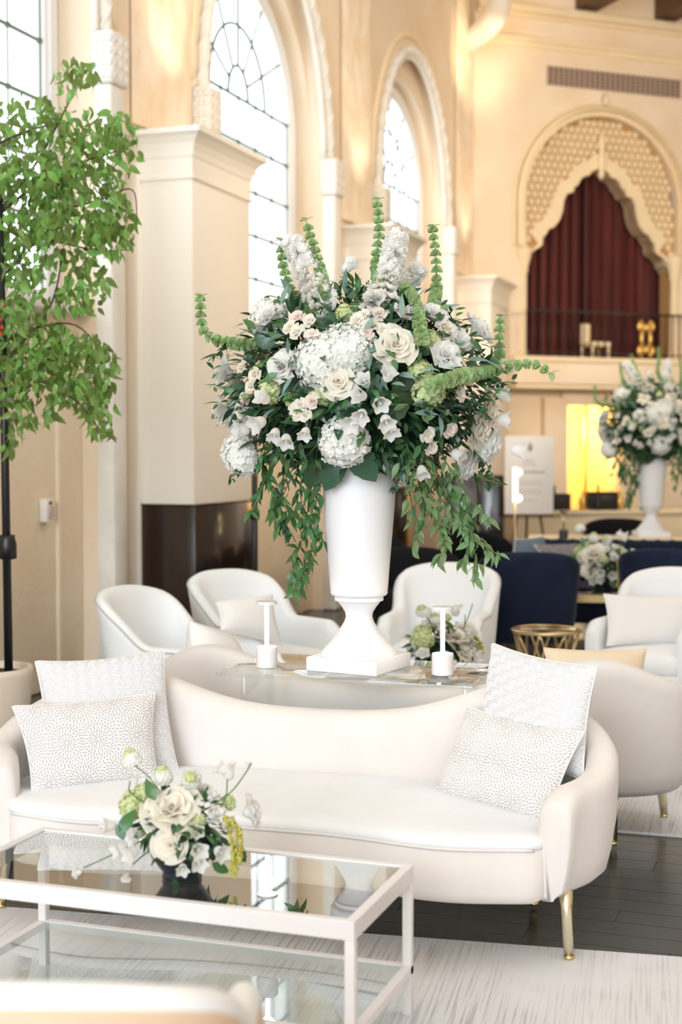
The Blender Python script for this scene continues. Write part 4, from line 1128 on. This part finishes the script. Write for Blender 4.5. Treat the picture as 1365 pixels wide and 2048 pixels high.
for (L, mt) in [([(820, 900), (850, 960), (860, 1020), (850, 1060)], 'leaf_mid'), ([(860, 930), (890, 1000), (930, 1050), (970, 1090), (1012, 1120)], 'leaf_pale'),
                ([(840, 950), (880, 1040), (900, 1100), (880, 1130)], 'leaf_pale'), ([(900, 950), (920, 1010), (950, 1060), (960, 1110), (968, 1170)], 'leaf_pale'),
                ([(930, 920), (970, 960), (1000, 970)], 'leaf_mid'), ([(810, 920), (830, 1000), (845, 1060), (840, 1110)], 'leaf_pale'), ([(880, 960), (930, 1040), (950, 1090), (930, 1140)], 'leaf_pale'),
                ([(900, 930), (950, 1000), (990, 1050)], 'leaf_pale'), ([(850, 900), (890, 960), (930, 1000), (950, 1050)], 'leaf_mid'), ([(830, 930), (860, 1000), (900, 1060), (905, 1090)], 'leaf_pale')]:
    vine(L, .06, mt, 1.45, 'vine', .95, vs)
for L in [[(760, 900), (800, 960), (805, 990)], [(950, 960), (985, 965), (1012, 975)], [(920, 880), (980, 930), (995, 960)], [(990, 780), (1020, 770), (1045, 772)], [(470, 690), (445, 712), (425, 728)],
          [(500, 930), (470, 960), (485, 950)], [(900, 620), (940, 690), (975, 720)], [(870, 600), (905, 650), (960, 700)], [(690, 560), (712, 580), (722, 630)], [(520, 640), (540, 600), (575, 605)], [(560, 620), (600, 600), (640, 640)]]:
    vine(L, .05, 'leaf_dark' if L[0][1] > 650 else 'leaf_mid', 1.3, 'small', 1.1, vs)
spread_leaves(arr, items, None, 300)
# added near-black core, stands for the shade deep inside the bouquet
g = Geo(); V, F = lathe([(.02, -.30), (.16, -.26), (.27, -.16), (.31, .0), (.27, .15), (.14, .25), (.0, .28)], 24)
g.add([(x*1.1, y*.85, z) for x, y, z in V], F, Matrix.Translation((0, 0, .21)) @ Matrix.Rotation(YAW, 4, 'Z')); part('dark_core', g, 'foliage_core', arr)
# flowers on the hidden side
for i in range(26):
    a = rnd.uniform(0, 2*math.pi); e = rnd.uniform(-.5, .9); d = Vector((math.cos(a)*math.cos(e), math.sin(a)*math.cos(e), math.sin(e)))
    if d.dot(TOC) > .05: continue
    me, nm, s = rnd.choice([(ROSE[0], 'rose', 1.1), (HYD, 'hydrangea', .75), (SPR[0], 'spray_rose', .6), (ROSE[1], 'rose', 1.0)])
    placed(nm, me, arr, Vector((d.x*.46, d.y*.42, d.z*.36+.2)), d, s)
# ---- second bouquet = a turned copy
a2 = copy_tree(arr); a2.location = (u2.x, u2.y, 1.602); a2.rotation_euler = (0, 0, R(12)); a2.scale = (1.0, 1.0, 1.0)
a2['label'] = 'blurred white and green bouquet in the far urn at right'

# ---------------- low centrepieces
def centrepiece(label, loc, rz=0):
    t = thing('centrepiece', label, 'flower arrangement', loc, rz)
    bl = part('bowl', Geo().add(*lathe([(.045, 0), (.055, .004), (.052, .018), (.062, .030), (.085, .065), (.092, .10), (.086, .10), (.078, .07), (.02, .03)], 36)), 'black_bowl', t)
    c = Vector((0, 0, .15))
    def pl(dx, dz, push): return c+RTH*dx+Vector((0, 0, dz))+TOC*push
    S = 2844/3.55
    def L(px, py, push=0.0): return pl((px-358)/S, (1648-py)/S, push)
    def put(nm, me, px, py, push, s, dd=None):
        p = L(px, py, push); d = dd or (p-c+Vector((0, 0, .02))+TOC*.04); placed(nm, me, t, p-Vector(d).normalized()*.02*s, d, s)
    put('rose', ROSE[2], 345, 1606, .06, 1.25, Vector((0, 0, 1))+TOC*.8); put('rose', ROSE[2], 345, 1672, .11, .78, TOC+Vector((0, 0, .25)))
    put('rose', ROSE[1], 510, 1620, .02, .80, RTH+Vector((0, 0, .3)))
    put('rose', ROSE[0], 300, 1650, -.05, .8); put('rose', ROSE[0], 400, 1600, -.08, .8)
    put('rose_bud', BUD, 432, 1618, .05, .8); put('rose_bud', BUD, 427, 1585, .03, .6)
    for (px, py, pu, s) in [(402, 1680, .11, .8), (403, 1705, .12, .75), (445, 1690, .09, .8), (458, 1640, .05, .7), (398, 1645, .1, .6), (370, 1718, .12, .6), (272, 1660, .06, .6), (262, 1672, .07, .5)]: put('lisianthus', LIS, px, py, pu, s)
    for (px, py, pu) in [(232, 1690, .07), (262, 1692, .1), (205, 1648, .03)]: put('tulip', BEL, px, py, pu, .9)
    for (px, py, pu, s) in [(240, 1605, .0, .75), (268, 1580, -.02, .6), (400, 1628, .07, .42), (385, 1645, .1, .35), (465, 1600, 0, .4)]: put('viburnum', VIB, px, py, pu, s)
    # scabiosa heads and stems
    stem = Geo()
    for (px, py, s, dd) in [(250, 1510, .46, Vector((-.4, 0, .8))), (316, 1548, .50, Vector((0, 0, 1))), (378, 1552, .46, TOC+Vector((0, 0, .5)))]:
        p = L(px, py, .0); placed('scabiosa', HYDC if s == .50 else HYDC, t, p, dd, .27); placed('scabiosa_centre', VIB, t, p+Vector(dd).normalized()*.018, dd, .32)
        stem.add(*tube(crom([c+Vector((0, 0, -.04)), c.lerp(p, .6)+RTH*.01, p-Vector(dd).normalized()*.012], 5), .002, 5))
    for (pxs) in [[(258, 1580), (250, 1548)], [(430, 1600), (470, 1570), (500, 1530), (512, 1510)], [(430, 1620), (455, 1590), (460, 1545)], [(250, 1690), (205, 1712), (148, 1738)], [(290, 1700), (255, 1730)]]:
        stem.add(*tube(crom([c]+[L(a, b, .04) for a, b in pxs], 5), .002, 5))
    put('rose_bud', BUD, 258, 1552, .0, .42, Vector((0, 0, 1))); put('lisianthus', LIS, 460, 1540, .0, .9, Vector((-.3, 0, 1)));
    put('lisianthus', LIS, 450, 1530, .01, .7, RTH*-1+Vector((0, 0, .6))); put('rose_bud', BUD, 502, 1520, 0, .28, Vector((.2, 0, 1)))
    put('tulip', BUD, 140, 1742, .07, .42, -RTH+Vector((0, 0, -.3))+TOC*.5); put('tulip', BUD, 250, 1740, .11, .42, TOC+Vector((0, 0, -.3)))
    put('rose_bud', BUD, 188, 1652, .02, .32, -RTH+Vector((0, 0, .1)))
    part('flower_stems', stem, 'stem', t)
    am = Geo()
    for (x, z0, z1) in [(484, 1640, 1745), (474, 1660, 1735), (492, 1650, 1715)]:
        P = crom([L(455, 1625, .05), L(x-6, z0-5, .08), L(x, (z0+z1)/2, .09), L(x-4, z1, .09)], 8)
        for i, p in enumerate(P):
            for q in range(5): am.add(*lathe([(.001, -.004), (.0045, 0), (.001, .004)], 5), Matrix.Translation(p+Vector((rnd.uniform(-.005, .005), rnd.uniform(-.005, .005), rnd.uniform(-.004, .004)))))
    part('amaranth_tail', am, 'amaranth', t)
    it = []
    for i in range(230):
        v = Vector((rnd.gauss(0, 1), rnd.gauss(0, 1), rnd.gauss(0, 1))).normalized(); p = c+Vector((v.x*.11, v.y*.10, v.z*.075-.005))
        d = v+Vector((rnd.uniform(-.5, .5), rnd.uniform(-.5, .5), rnd.uniform(-.6, .3)))
        kd, mt, s = rnd.choice([('ruscus', 'leaf_dark', .7), ('ruscus', 'leaf_mid', .6), ('small', 'leaf_mid', 1.0), ('small', 'leaf_silver', 1.0), ('olive', 'leaf_mid', .5)])
        it.append((leaf_frame(p, d, v*.6+Vector((0, 0, 1)), rnd.uniform(-.5, .5)) @ Matrix.Scale(s*rnd.uniform(.8, 1.1), 4), kd, mt, 1-v.dot(TOC)))
    for (px, py, ang, s, mt) in [(298, 1560, 115, .95, 'leaf_mid'), (245, 1632, 60, 1.1, 'leaf_mid'), (300, 1668, 120, .9, 'leaf_dark'), (235, 1655, -80, .9, 'leaf_silver'), (490, 1700, -60, 1.0, 'leaf_mid'), (450, 1730, -30, .9, 'leaf_mid'), (355, 1775, -70, .6, 'leaf_dark'), (430, 1705, -100, .8, 'leaf_dark')]:
        d = RTH*math.cos(R(ang))+Vector((0, 0, math.sin(R(ang)))); it.append((leaf_frame(L(px, py, .08)-d*.03, d, TOC+Vector((0, 0, .3))) @ Matrix.Scale(s, 4), 'ficus', mt, -5))
    spread_leaves(t, it, None, 300)
    g = Geo().add(*lathe([(.02, .05), (.075, .08), (.08, .13), (.05, .18), (0, .19)], 14)); part('dark_core', g, 'foliage_core', t)  # added dark core, paints the shade between the flowers
    return t
cp = centrepiece('low white rose centrepiece in a black bowl on the coffee table', (-1.672, 3.465, .431))
c2 = copy_tree(cp); c2.location = (-1.90, 6.95, .431); c2.rotation_euler = (0, 0, R(60)); c2.scale = (1.4, 1.4, 1.1); c2['label'] = 'low white flower centrepiece showing between the urn and right table lamp'
pz = at(1205, 1196, d=11.2)
c3 = copy_tree(cp); c3.location = (pz.x, pz.y, .47); c3.rotation_euler = (0, 0, R(-40)); c3.scale = (1.5, 1.5, 1.5); c3['label'] = 'blurred white flower centrepiece on the low table by the navy sofa'

# ---------------- ficus tree in planter at left
pb = Vector((-3.98, 6.05, .011))
pt_ = thing('round_planter', 'beige round planter with dark soil at the left edge', 'planter', pb)
part('pot', Geo().add(*lathe([(.17, 0), (.18, .01), (.215, .42), (.222, .47), (.222, .50), (.195, .50), (.19, .44)], 36)), 'planter', pt_)
part('soil', Geo().add(*lathe([(.19, .42), (.19, .465), (.1, .475), (0, .48)], 24)), 'soil', pt_)
tr = thing('ficus_tree', 'leafy green ficus tree on a black post at the left edge', 'tree', (-3.86, 6.05, .45))
O = Vector(tr.location)
part('post', Geo().add(*tube([(0, 0, 0.0), (-.01, 0, 1.3), (-.02, 0, 2.4)], [.022, .02, .014], 10)), 'black_metal', tr)
part('post_collar', Geo().add(*lathe([(.03, .60), (.045, .605), (.045, .68), (.038, .70), (.038, .72), (.02, .72)], 16)), 'black_metal', tr)
fit = []; bk = Geo()
def br(pxs, r0, d0=7.0):
    P = crom([at(a, b, d=d0+e)-O for a, b, e in pxs], 6); bk.add(*tube(P, [lerp(r0, r0*.35, i/(len(P)-1)) for i in range(len(P))], 6)); return P
BR = [br([(-20, 780, 0), (30, 700, -.05), (85, 640, -.1), (112, 580, -.1), (125, 500, -.1)], .009), br([(-30, 620, 0), (0, 560, 0), (50, 510, 0), (80, 470, .05)], .008),
      br([(-20, 700, 0), (60, 660, .1), (150, 650, .15), (220, 720, .1)], .008), br([(-30, 450, 0), (60, 380, 0), (150, 330, 0), (240, 300, 0)], .009), br([(0, 420, .1), (70, 330, .1), (130, 220, .1), (170, 140, .1)], .008),
      br([(-30, 300, -.2), (60, 260, -.1), (160, 240, -.05)], .008), br([(-20, 760, -.1), (70, 760, -.1), (150, 800, -.1), (200, 860, -.1)], .007), br([(100, 480, 0), (190, 500, 0), (260, 500, 0)], .006),
      br([(-10, 800, .1), (20, 830, .1), (30, 880, .1)], .006), br([(120, 420, 0), (200, 400, 0), (265, 380, 0), (275, 460, 0)], .006)]
BLOBS = [(60, 300, 95, 75, 150), (160, 280, 90, 70, 170), (60, 400, 95, 90, 230), (160, 400, 95, 80, 240), (225, 450, 50, 60, 90), (235, 280, 45, 60, 60), (150, 150, 45, 38, 36), (60, 210, 60, 30, 24), (30, 560, 50, 80, 100), (130, 560, 80, 60, 60),
         (180, 560, 45, 70, 50), (60, 680, 90, 60, 190), (150, 720, 85, 60, 210), (180, 790, 55, 50, 80), (60, 790, 70, 60, 90), (25, 860, 25, 40, 30), (200, 850, 25, 25, 16), (90, 480, 100, 50, 60), (20, 740, 60, 60, 100)]
for (cx, cy, rx, ry, n) in BLOBS:
    for i in range(int(n*1.45)):
        q = math.sqrt(rnd.random()); a = rnd.uniform(0, 2*math.pi)
        px, py = cx+rx*q*math.cos(a), cy+ry*q*math.sin(a); p = at(px, py, d=7.0+rnd.gauss(0, .22))-O
        d = Vector((rnd.uniform(-.7, .7), rnd.uniform(-.7, .7), rnd.uniform(-1.3, -.1)))
        s = rnd.uniform(.65, 1.15)
        fit.append((leaf_frame(p, d, Vector((rnd.uniform(-1, 1), rnd.uniform(-1, 1), .6)), rnd.uniform(-.8, .8)) @ Matrix.Scale(s, 4), 'ficus', 'leaf_ficus', 10-p.dot(TOC)))
# crown beyond the frame edge, thinner
for i in range(500):
    v = Vector((rnd.uniform(-.72, -.05), rnd.uniform(-.35, .5), rnd.uniform(1.3, 2.75))); d = Vector((rnd.uniform(-.7, .7), rnd.uniform(-.7, .7), rnd.uniform(-1.3, -.1)))
    fit.append((leaf_frame(v, d, (rnd.uniform(-1, 1), rnd.uniform(-1, 1), .6), 0), 'ficus', 'leaf_ficus', 99))
part('branches', bk, 'bark', tr)
spread_leaves(tr, fit, None, 300)
fo = Geo()
for (px, py) in [(2, 640), (6, 655), (10, 614), (4, 668)]:
    for q in range(5): fo.add(*leaf_geo(.035, .02, .2, .3), facing(at(px, py, d=6.8)-O, TOC, q*1.25) @ Matrix.Rotation(R(90), 4, 'X'))
part('orange_blossom', fo, 'orange_petal', tr)
# twigs joining the leaf masses
# ---------------- small things on the left wall
sb = thing('call_station', 'small beige wall box with a red front beside the left pilaster', 'wall box', (XG+.17, 0, 0))
p = at(82, 1022, y=8.85)
yb_ = 8.85; px_ = XG+.19
sb.location = (XG+.187, 8.09, 1.19)
part('housing', boxg(0, .055, -.045, .045, -.075, .075), 'stone_trim', sb, bev=.006)
part('front_plate', boxg(.055, .062, -.035, .035, -.05, .03), 'petal_blush', sb, bev=.002)
part('call_button', Geo().add(*lathe([(.012, 0), (.012, .008), (0, .01)], 12), Matrix.Translation((.056, .0, .05)) @ Matrix.Rotation(R(90), 4, 'Y')), 'black_metal', sb)
# light stand by the pilaster
ls = thing('light_stand', 'black tripod light stand beside the dark panelled pilaster', 'stand', (-3.62, 8.62, .011))
part('pole', Geo().add(*tube([(0, 0, .12), (0, 0, 1.75)], .020, 10)), 'black_metal', ls)
for a in (20, 140, 260): part('leg', Geo().add(*tube([(0, 0, .66), (.42*math.cos(R(a)), .42*math.sin(R(a)), .012)], .013, 8)), 'black_metal', ls)
for z in (.66, 1.15): part('collar', Geo().add(*lathe([(.03, z-.03), (.034, z), (.03, z+.03)], 12)), 'black_metal', ls)
part('lamp_bar', boxg(-.06, .06, -.04, .04, 1.72, 1.9), 'black_metal', ls, bev=.01)

# ================================================================== BACKGROUND LOUNGE
def q_(px, py, d): v = at(px, py, d=d); return (v.x, v.y)
x, y = q_(1052, 1150, 10.3); armchair('armchair', 'navy velvet armchair seen from behind, left of the far centrepiece', (x, y, .011), R(196), 'navy_velvet')
x, y = q_(1345, 1150, 10.6); armchair('armchair', 'navy velvet armchair just behind the right-hand white armchair', (x, y, .011), R(180), 'navy_velvet')
x, y = q_(1000, 1100, 13.0); armchair('armchair', 'black armchair in the dim left of the far lounge, beside the dark doorway stand-in', (x, y, .0), R(150), 'black_fabric')
x, y = q_(860, 1180, 10.0); armchair('armchair', 'black armchair half hidden behind the middle urn', (x, y, .011), R(40), 'black_fabric')
x, y = q_(800, 1180, 12.2); armchair('armchair', 'black armchair in shadow just left behind the other black one', (x, y, .0), R(70), 'black_fabric')
x, y = q_(1240, 1100, 14.4); armchair('armchair', 'black armchair at the far table, left of the far urn', (x, y, .0), R(10), 'black_fabric')
# navy channel-tufted sofa
A = at(1072, 1078, z=.80); B = at(1470, 1078, z=.80)
ns = thing('tufted_sofa', 'navy blue channel-tufted sofa in the far lounge', 'sofa', (-2.50, 12.45, 0), R(10))
LN = 2.3
part('seat_base', boxg(0, LN, -.78, 0, .14, .30), 'navy_velvet', ns, bev=.02); part('seat_cushion', boxg(.12, LN-.12, -.80, -.14, .30, .44), 'navy_velvet', ns, bev=.04)
nb = 19
ch_me = Geo().add(*rings([[(x*s, y*s, z) for x, y in [(.058*math.cos(R(t)), .05*math.sin(R(t))) for t in range(0, 360, 24)]] for z, s in ((.14, 1), (.70, 1), (.76, .92), (.79, .7), (.80, .3))])).mesh('channel', 'navy_velvet')
for i in range(nb): obj('channel', ch_me, ns, (.06+i*(LN-.12)/(nb-1), -.06, 0))
part('back_frame', boxg(0, LN, -.05, .04, .14, .79), 'navy_velvet', ns, bev=.02)
for x in (0, LN-.13): part('arm', boxg(x, x+.13, -.80, -.05, .14, .60), 'navy_velvet', ns, bev=.04)
for x in (.1, LN-.1):
    for yy in (-.7, -.05): part('leg', Geo().add(*lathe([(.015, 0), (.022, .15)], 8), Matrix.Translation((x, yy, 0))), 'brass', ns)
# table behind the sofa carrying the far urn
bt = thing('back_table', 'long tan table behind the navy sofa carrying the far urn', 'table', (u2.x, u2.y, 0), R(10))
part('table_top', boxg(-1.15, 1.3, -.27, .27, .715, .75), 'cloth_cream', bt, bev=.005)
for x in (-1.1, 1.25):
    for yy in (-.22, .22): part('leg', boxg(x-.025, x+.025, yy-.025, yy+.025, 0, .715), 'brass', bt)
lz = at(1128, 1064, d=13.3)
lamp('small black table lamp left of the far urn', (lz.x, lz.y, .751), True)
# low table with gilt rim
lt = thing('low_table', 'low gold-rimmed table under the far centrepiece', 'coffee table', (pz.x, pz.y, 0), R(10))
part('table_top', boxg(-.42, .42, -.28, .28, .445, .468), 'table_glass', lt, bev=.002)
part('rim', Geo().add(*box(-.44, .44, -.30, -.28, .41, .468)).add(*box(-.44, .44, .28, .30, .41, .468)).add(*box(-.44, -.42, -.28, .28, .41, .468)).add(*box(.42, .44, -.28, .28, .41, .468)), 'brass', lt, smooth=False)
for x in (-.43, .43):
    for yy in (-.29, .29): part('leg', boxg(x-.012, x+.012, yy-.012, yy+.012, 0, .41), 'brass', lt)
# round bistro table with crossing brass arcs
x, y = q_(1093, 1262, 8.9)
bs = thing('side_table', 'round dark glass side table on crossing brass arcs', 'side table', (x, y, .011))
part('glass_top', Geo().add(*lathe([(.205, .44), (.205, .452)], 40)), 'dark_glass', bs)
part('rim', Geo().add(*tube([(.21*math.cos(2*math.pi*i/40), .21*math.sin(2*math.pi*i/40), .446) for i in range(41)], .012, 8)), 'brass', bs)
part('foot_ring', Geo().add(*tube([(.15*math.cos(2*math.pi*i/40), .15*math.sin(2*math.pi*i/40), .012) for i in range(41)], .010, 8)), 'brass', bs)
for k in range(8):
    for s in (-1, 1):
        P = [((.205-.075*math.sin(math.pi*v*.5))*math.cos(2*math.pi*k/8+s*v*.75), (.205-.075*math.sin(math.pi*v*.5))*math.sin(2*math.pi*k/8+s*v*.75), .44-.425*v) for v in [i/10 for i in range(11)]]
        part('brass_arc', Geo().add(*tube(P, .008, 6)), 'brass', bs)
# low coffee table between rear sofa and white chairs
wt = thing('coffee_table', 'second white framed glass coffee table behind the rear sofa', 'coffee table', (-1.90, 6.98, 0), R(2))
for x in (-.6, .574):
    for yy in (-.26, .234): part('leg', boxg(x, x+.026, yy, yy+.026, .011, .386), 'white_metal', wt)
g = Geo().add(*box(-.6, .6, -.26, -.234, .386, .43)).add(*box(-.6, .6, .234, .26, .386, .43)).add(*box(-.6, -.574, -.234, .234, .386, .43)).add(*box(.574, .6, -.234, .234, .386, .43))
part('top_frame', g, 'white_metal', wt, smooth=False); part('glass_top', boxg(-.573, .573, -.233, .233, .422, .428), 'table_glass', wt)
# bar counter
ba = thing('bar_counter', 'long cream-fronted counter across the far lounge under the balcony', 'counter', (-3.55, 16.2, 0), R(26))
part('counter_front', boxg(0, 3.6, 0, .5, 0, .82), 'cloth_cream', ba, bev=.01); part('counter_top', boxg(-.03, 3.63, -.03, .53, .82, .86), 'carved_stone', ba, bev=.005)
cr, sr = math.cos(R(26)), math.sin(R(26))
def onbar(u, v=.2): return (-3.55+u*cr-v*sr, 16.2+u*sr+v*cr, .861)
bot = [lathe([(.035, 0), (.037, .01), (.037, .17), (.014, .21), (.012, .28), (.015, .29)], 14), lathe([(.045, 0), (.045, .12), (.02, .16), (.018, .2)], 14)]
bms = [Geo().add(*bot[0]).mesh('glass_body', 'black_metal'), Geo().add(*bot[1]).mesh('glass_body', 'gold')]
for i, u in enumerate((.25, .38, .52, .9, 1.05, 1.35, 1.6)):
    b = thing('bottle', ('dark bottle', 'squat gold bottle')[i % 2]+' on the far cream counter, '+('leftmost', 'second', 'third', 'fourth', 'fifth', 'sixth', 'last')[i]+' from the left', 'bottle', onbar(u, .15+.12*(i % 2)), 0, 'bottles on the counter')
    obj('glass_body', bms[i % 2], b); part('cap', Geo().add(*lathe([(.014, .285 if i % 2 == 0 else .2), (.014, .31 if i % 2 == 0 else .22)], 10)), 'brass', b)
b = thing('drinks_case', 'black case standing on the far counter under the yellow doorway', 'box', onbar(1.15, .32), R(26))
part('case_body', boxg(-.16, .16, -.12, .12, 0, .19), 'black_metal', b, bev=.01); part('case_lid', boxg(-.165, .165, -.125, .125, .19, .21), 'black_fabric', b, bev=.004)
b = thing('drinks_case', 'black case at the left end of the far counter', 'box', onbar(.62, .34), R(26))
part('case_body', boxg(-.13, .13, -.1, .1, 0, .17), 'black_metal', b, bev=.01); part('case_lid', boxg(-.135, .135, -.105, .105, .17, .19), 'black_fabric', b, bev=.004)
# dark cabinet standing in for the dark doorway
x, y = q_(955, 1050, 15.6)
dc = thing('doorway_stand_in', 'dark wood cabinet standing in for the dark doorway beside the easel sign', 'cabinet', (x, y, 0), R(10))
part('cabinet_body', boxg(-.34, .30, -.2, .2, 0, 1.30), 'dark_wood', dc, bev=.01)
for s in (-1, 1): dd = part('door', boxg(-.32 if s < 0 else 0.0, -.005 if s < 0 else .28, -.215, -.2, .08, 1.25), 'dark_wood', dc, bev=.004); part('handle', Geo().add(*tube([(s*.03, -.235, .6), (s*.03, -.235, .75)], .006, 6)), 'brass', dd)
# easel sign
x, y = q_(1058, 1000, 15.0)
ez = thing('easel', 'slim wooden easel holding the welcome board', 'easel', (x, y, 0), YAW+R(-3))
k15 = 15.0/2844
for sx in (-1, 1): part('leg', Geo().add(*tube([(sx*.05, .03, 1.35), (sx*.26, -.04, .0)], .014, 8)), 'beam_wood', ez)
part('leg', Geo().add(*tube([(0, .05, 1.35), (0, .5, 0)], .014, 8)), 'beam_wood', ez); part('ledge', boxg(-.26, .26, -.07, .0, .875, .90), 'beam_wood', ez)
sg = thing('welcome_board', 'cream printed board with small emblem and faint grey lines on an easel', 'sign', (x, y, .902), YAW+R(-3))
sgb = part('board', boxg(-.255, .255, -.05, -.035, 0, .82), 'sign_board', sg, bev=.002)
g = Geo(); g.add(*lathe([(.03, 0), (.022, .004), (0, .005)], 12), Matrix.Translation((.01, -.051, .70)) @ Matrix.Rotation(R(90), 4, 'X')); g.add(*box(-.004, .02, -.053, -.051, .66, .75))
part('emblem', g, 'sign_ink', sg)
g = Geo()
for (z, w_, h) in ((.56, .10, .012), (.52, .14, .010), (.44, .34, .022), (.34, .28, .007), (.31, .30, .007), (.25, .24, .007), (.22, .28, .007), (.14, .16, .007)):
    u = -w_/2
    while u < w_/2:
        L_ = rnd.uniform(.015, .04); g.add(*box(u, min(u+L_, w_/2), -.0515, -.0501, z-h/2, z+h/2)); u += L_+.008
part('printed_lines', g, 'sign_ink', sg, smooth=False)
# glowing tube lamp in front of it
v = at(1031, 1003, d=12.6)
fl_ = thing('tube_floor_lamp', 'slim floor lamp with a glowing warm vertical tube before the easel', 'floor lamp', (v.x, v.y, 0))
part('base', Geo().add(*lathe([(.11, 0), (.11, .015), (.02, .03)], 20)), 'brass', fl_); part('pole', Geo().add(*tube([(0, 0, .02), (0, 0, v.z)], .006, 8)), 'brass', fl_)
part('glowing_tube', Geo().add(*tube([(0, 0, v.z), (0, 0, v.z+.30)], .018, 10)), 'warm_glow', fl_)
for z in (v.z+.03, v.z+.26): part('bulb', Geo().add(*lathe([(.004, -.035), (.028, -.015), (.032, 0), (.025, .02), (.003, .03)], 12), Matrix.Translation((.03, 0, z))), 'warm_glow', fl_)
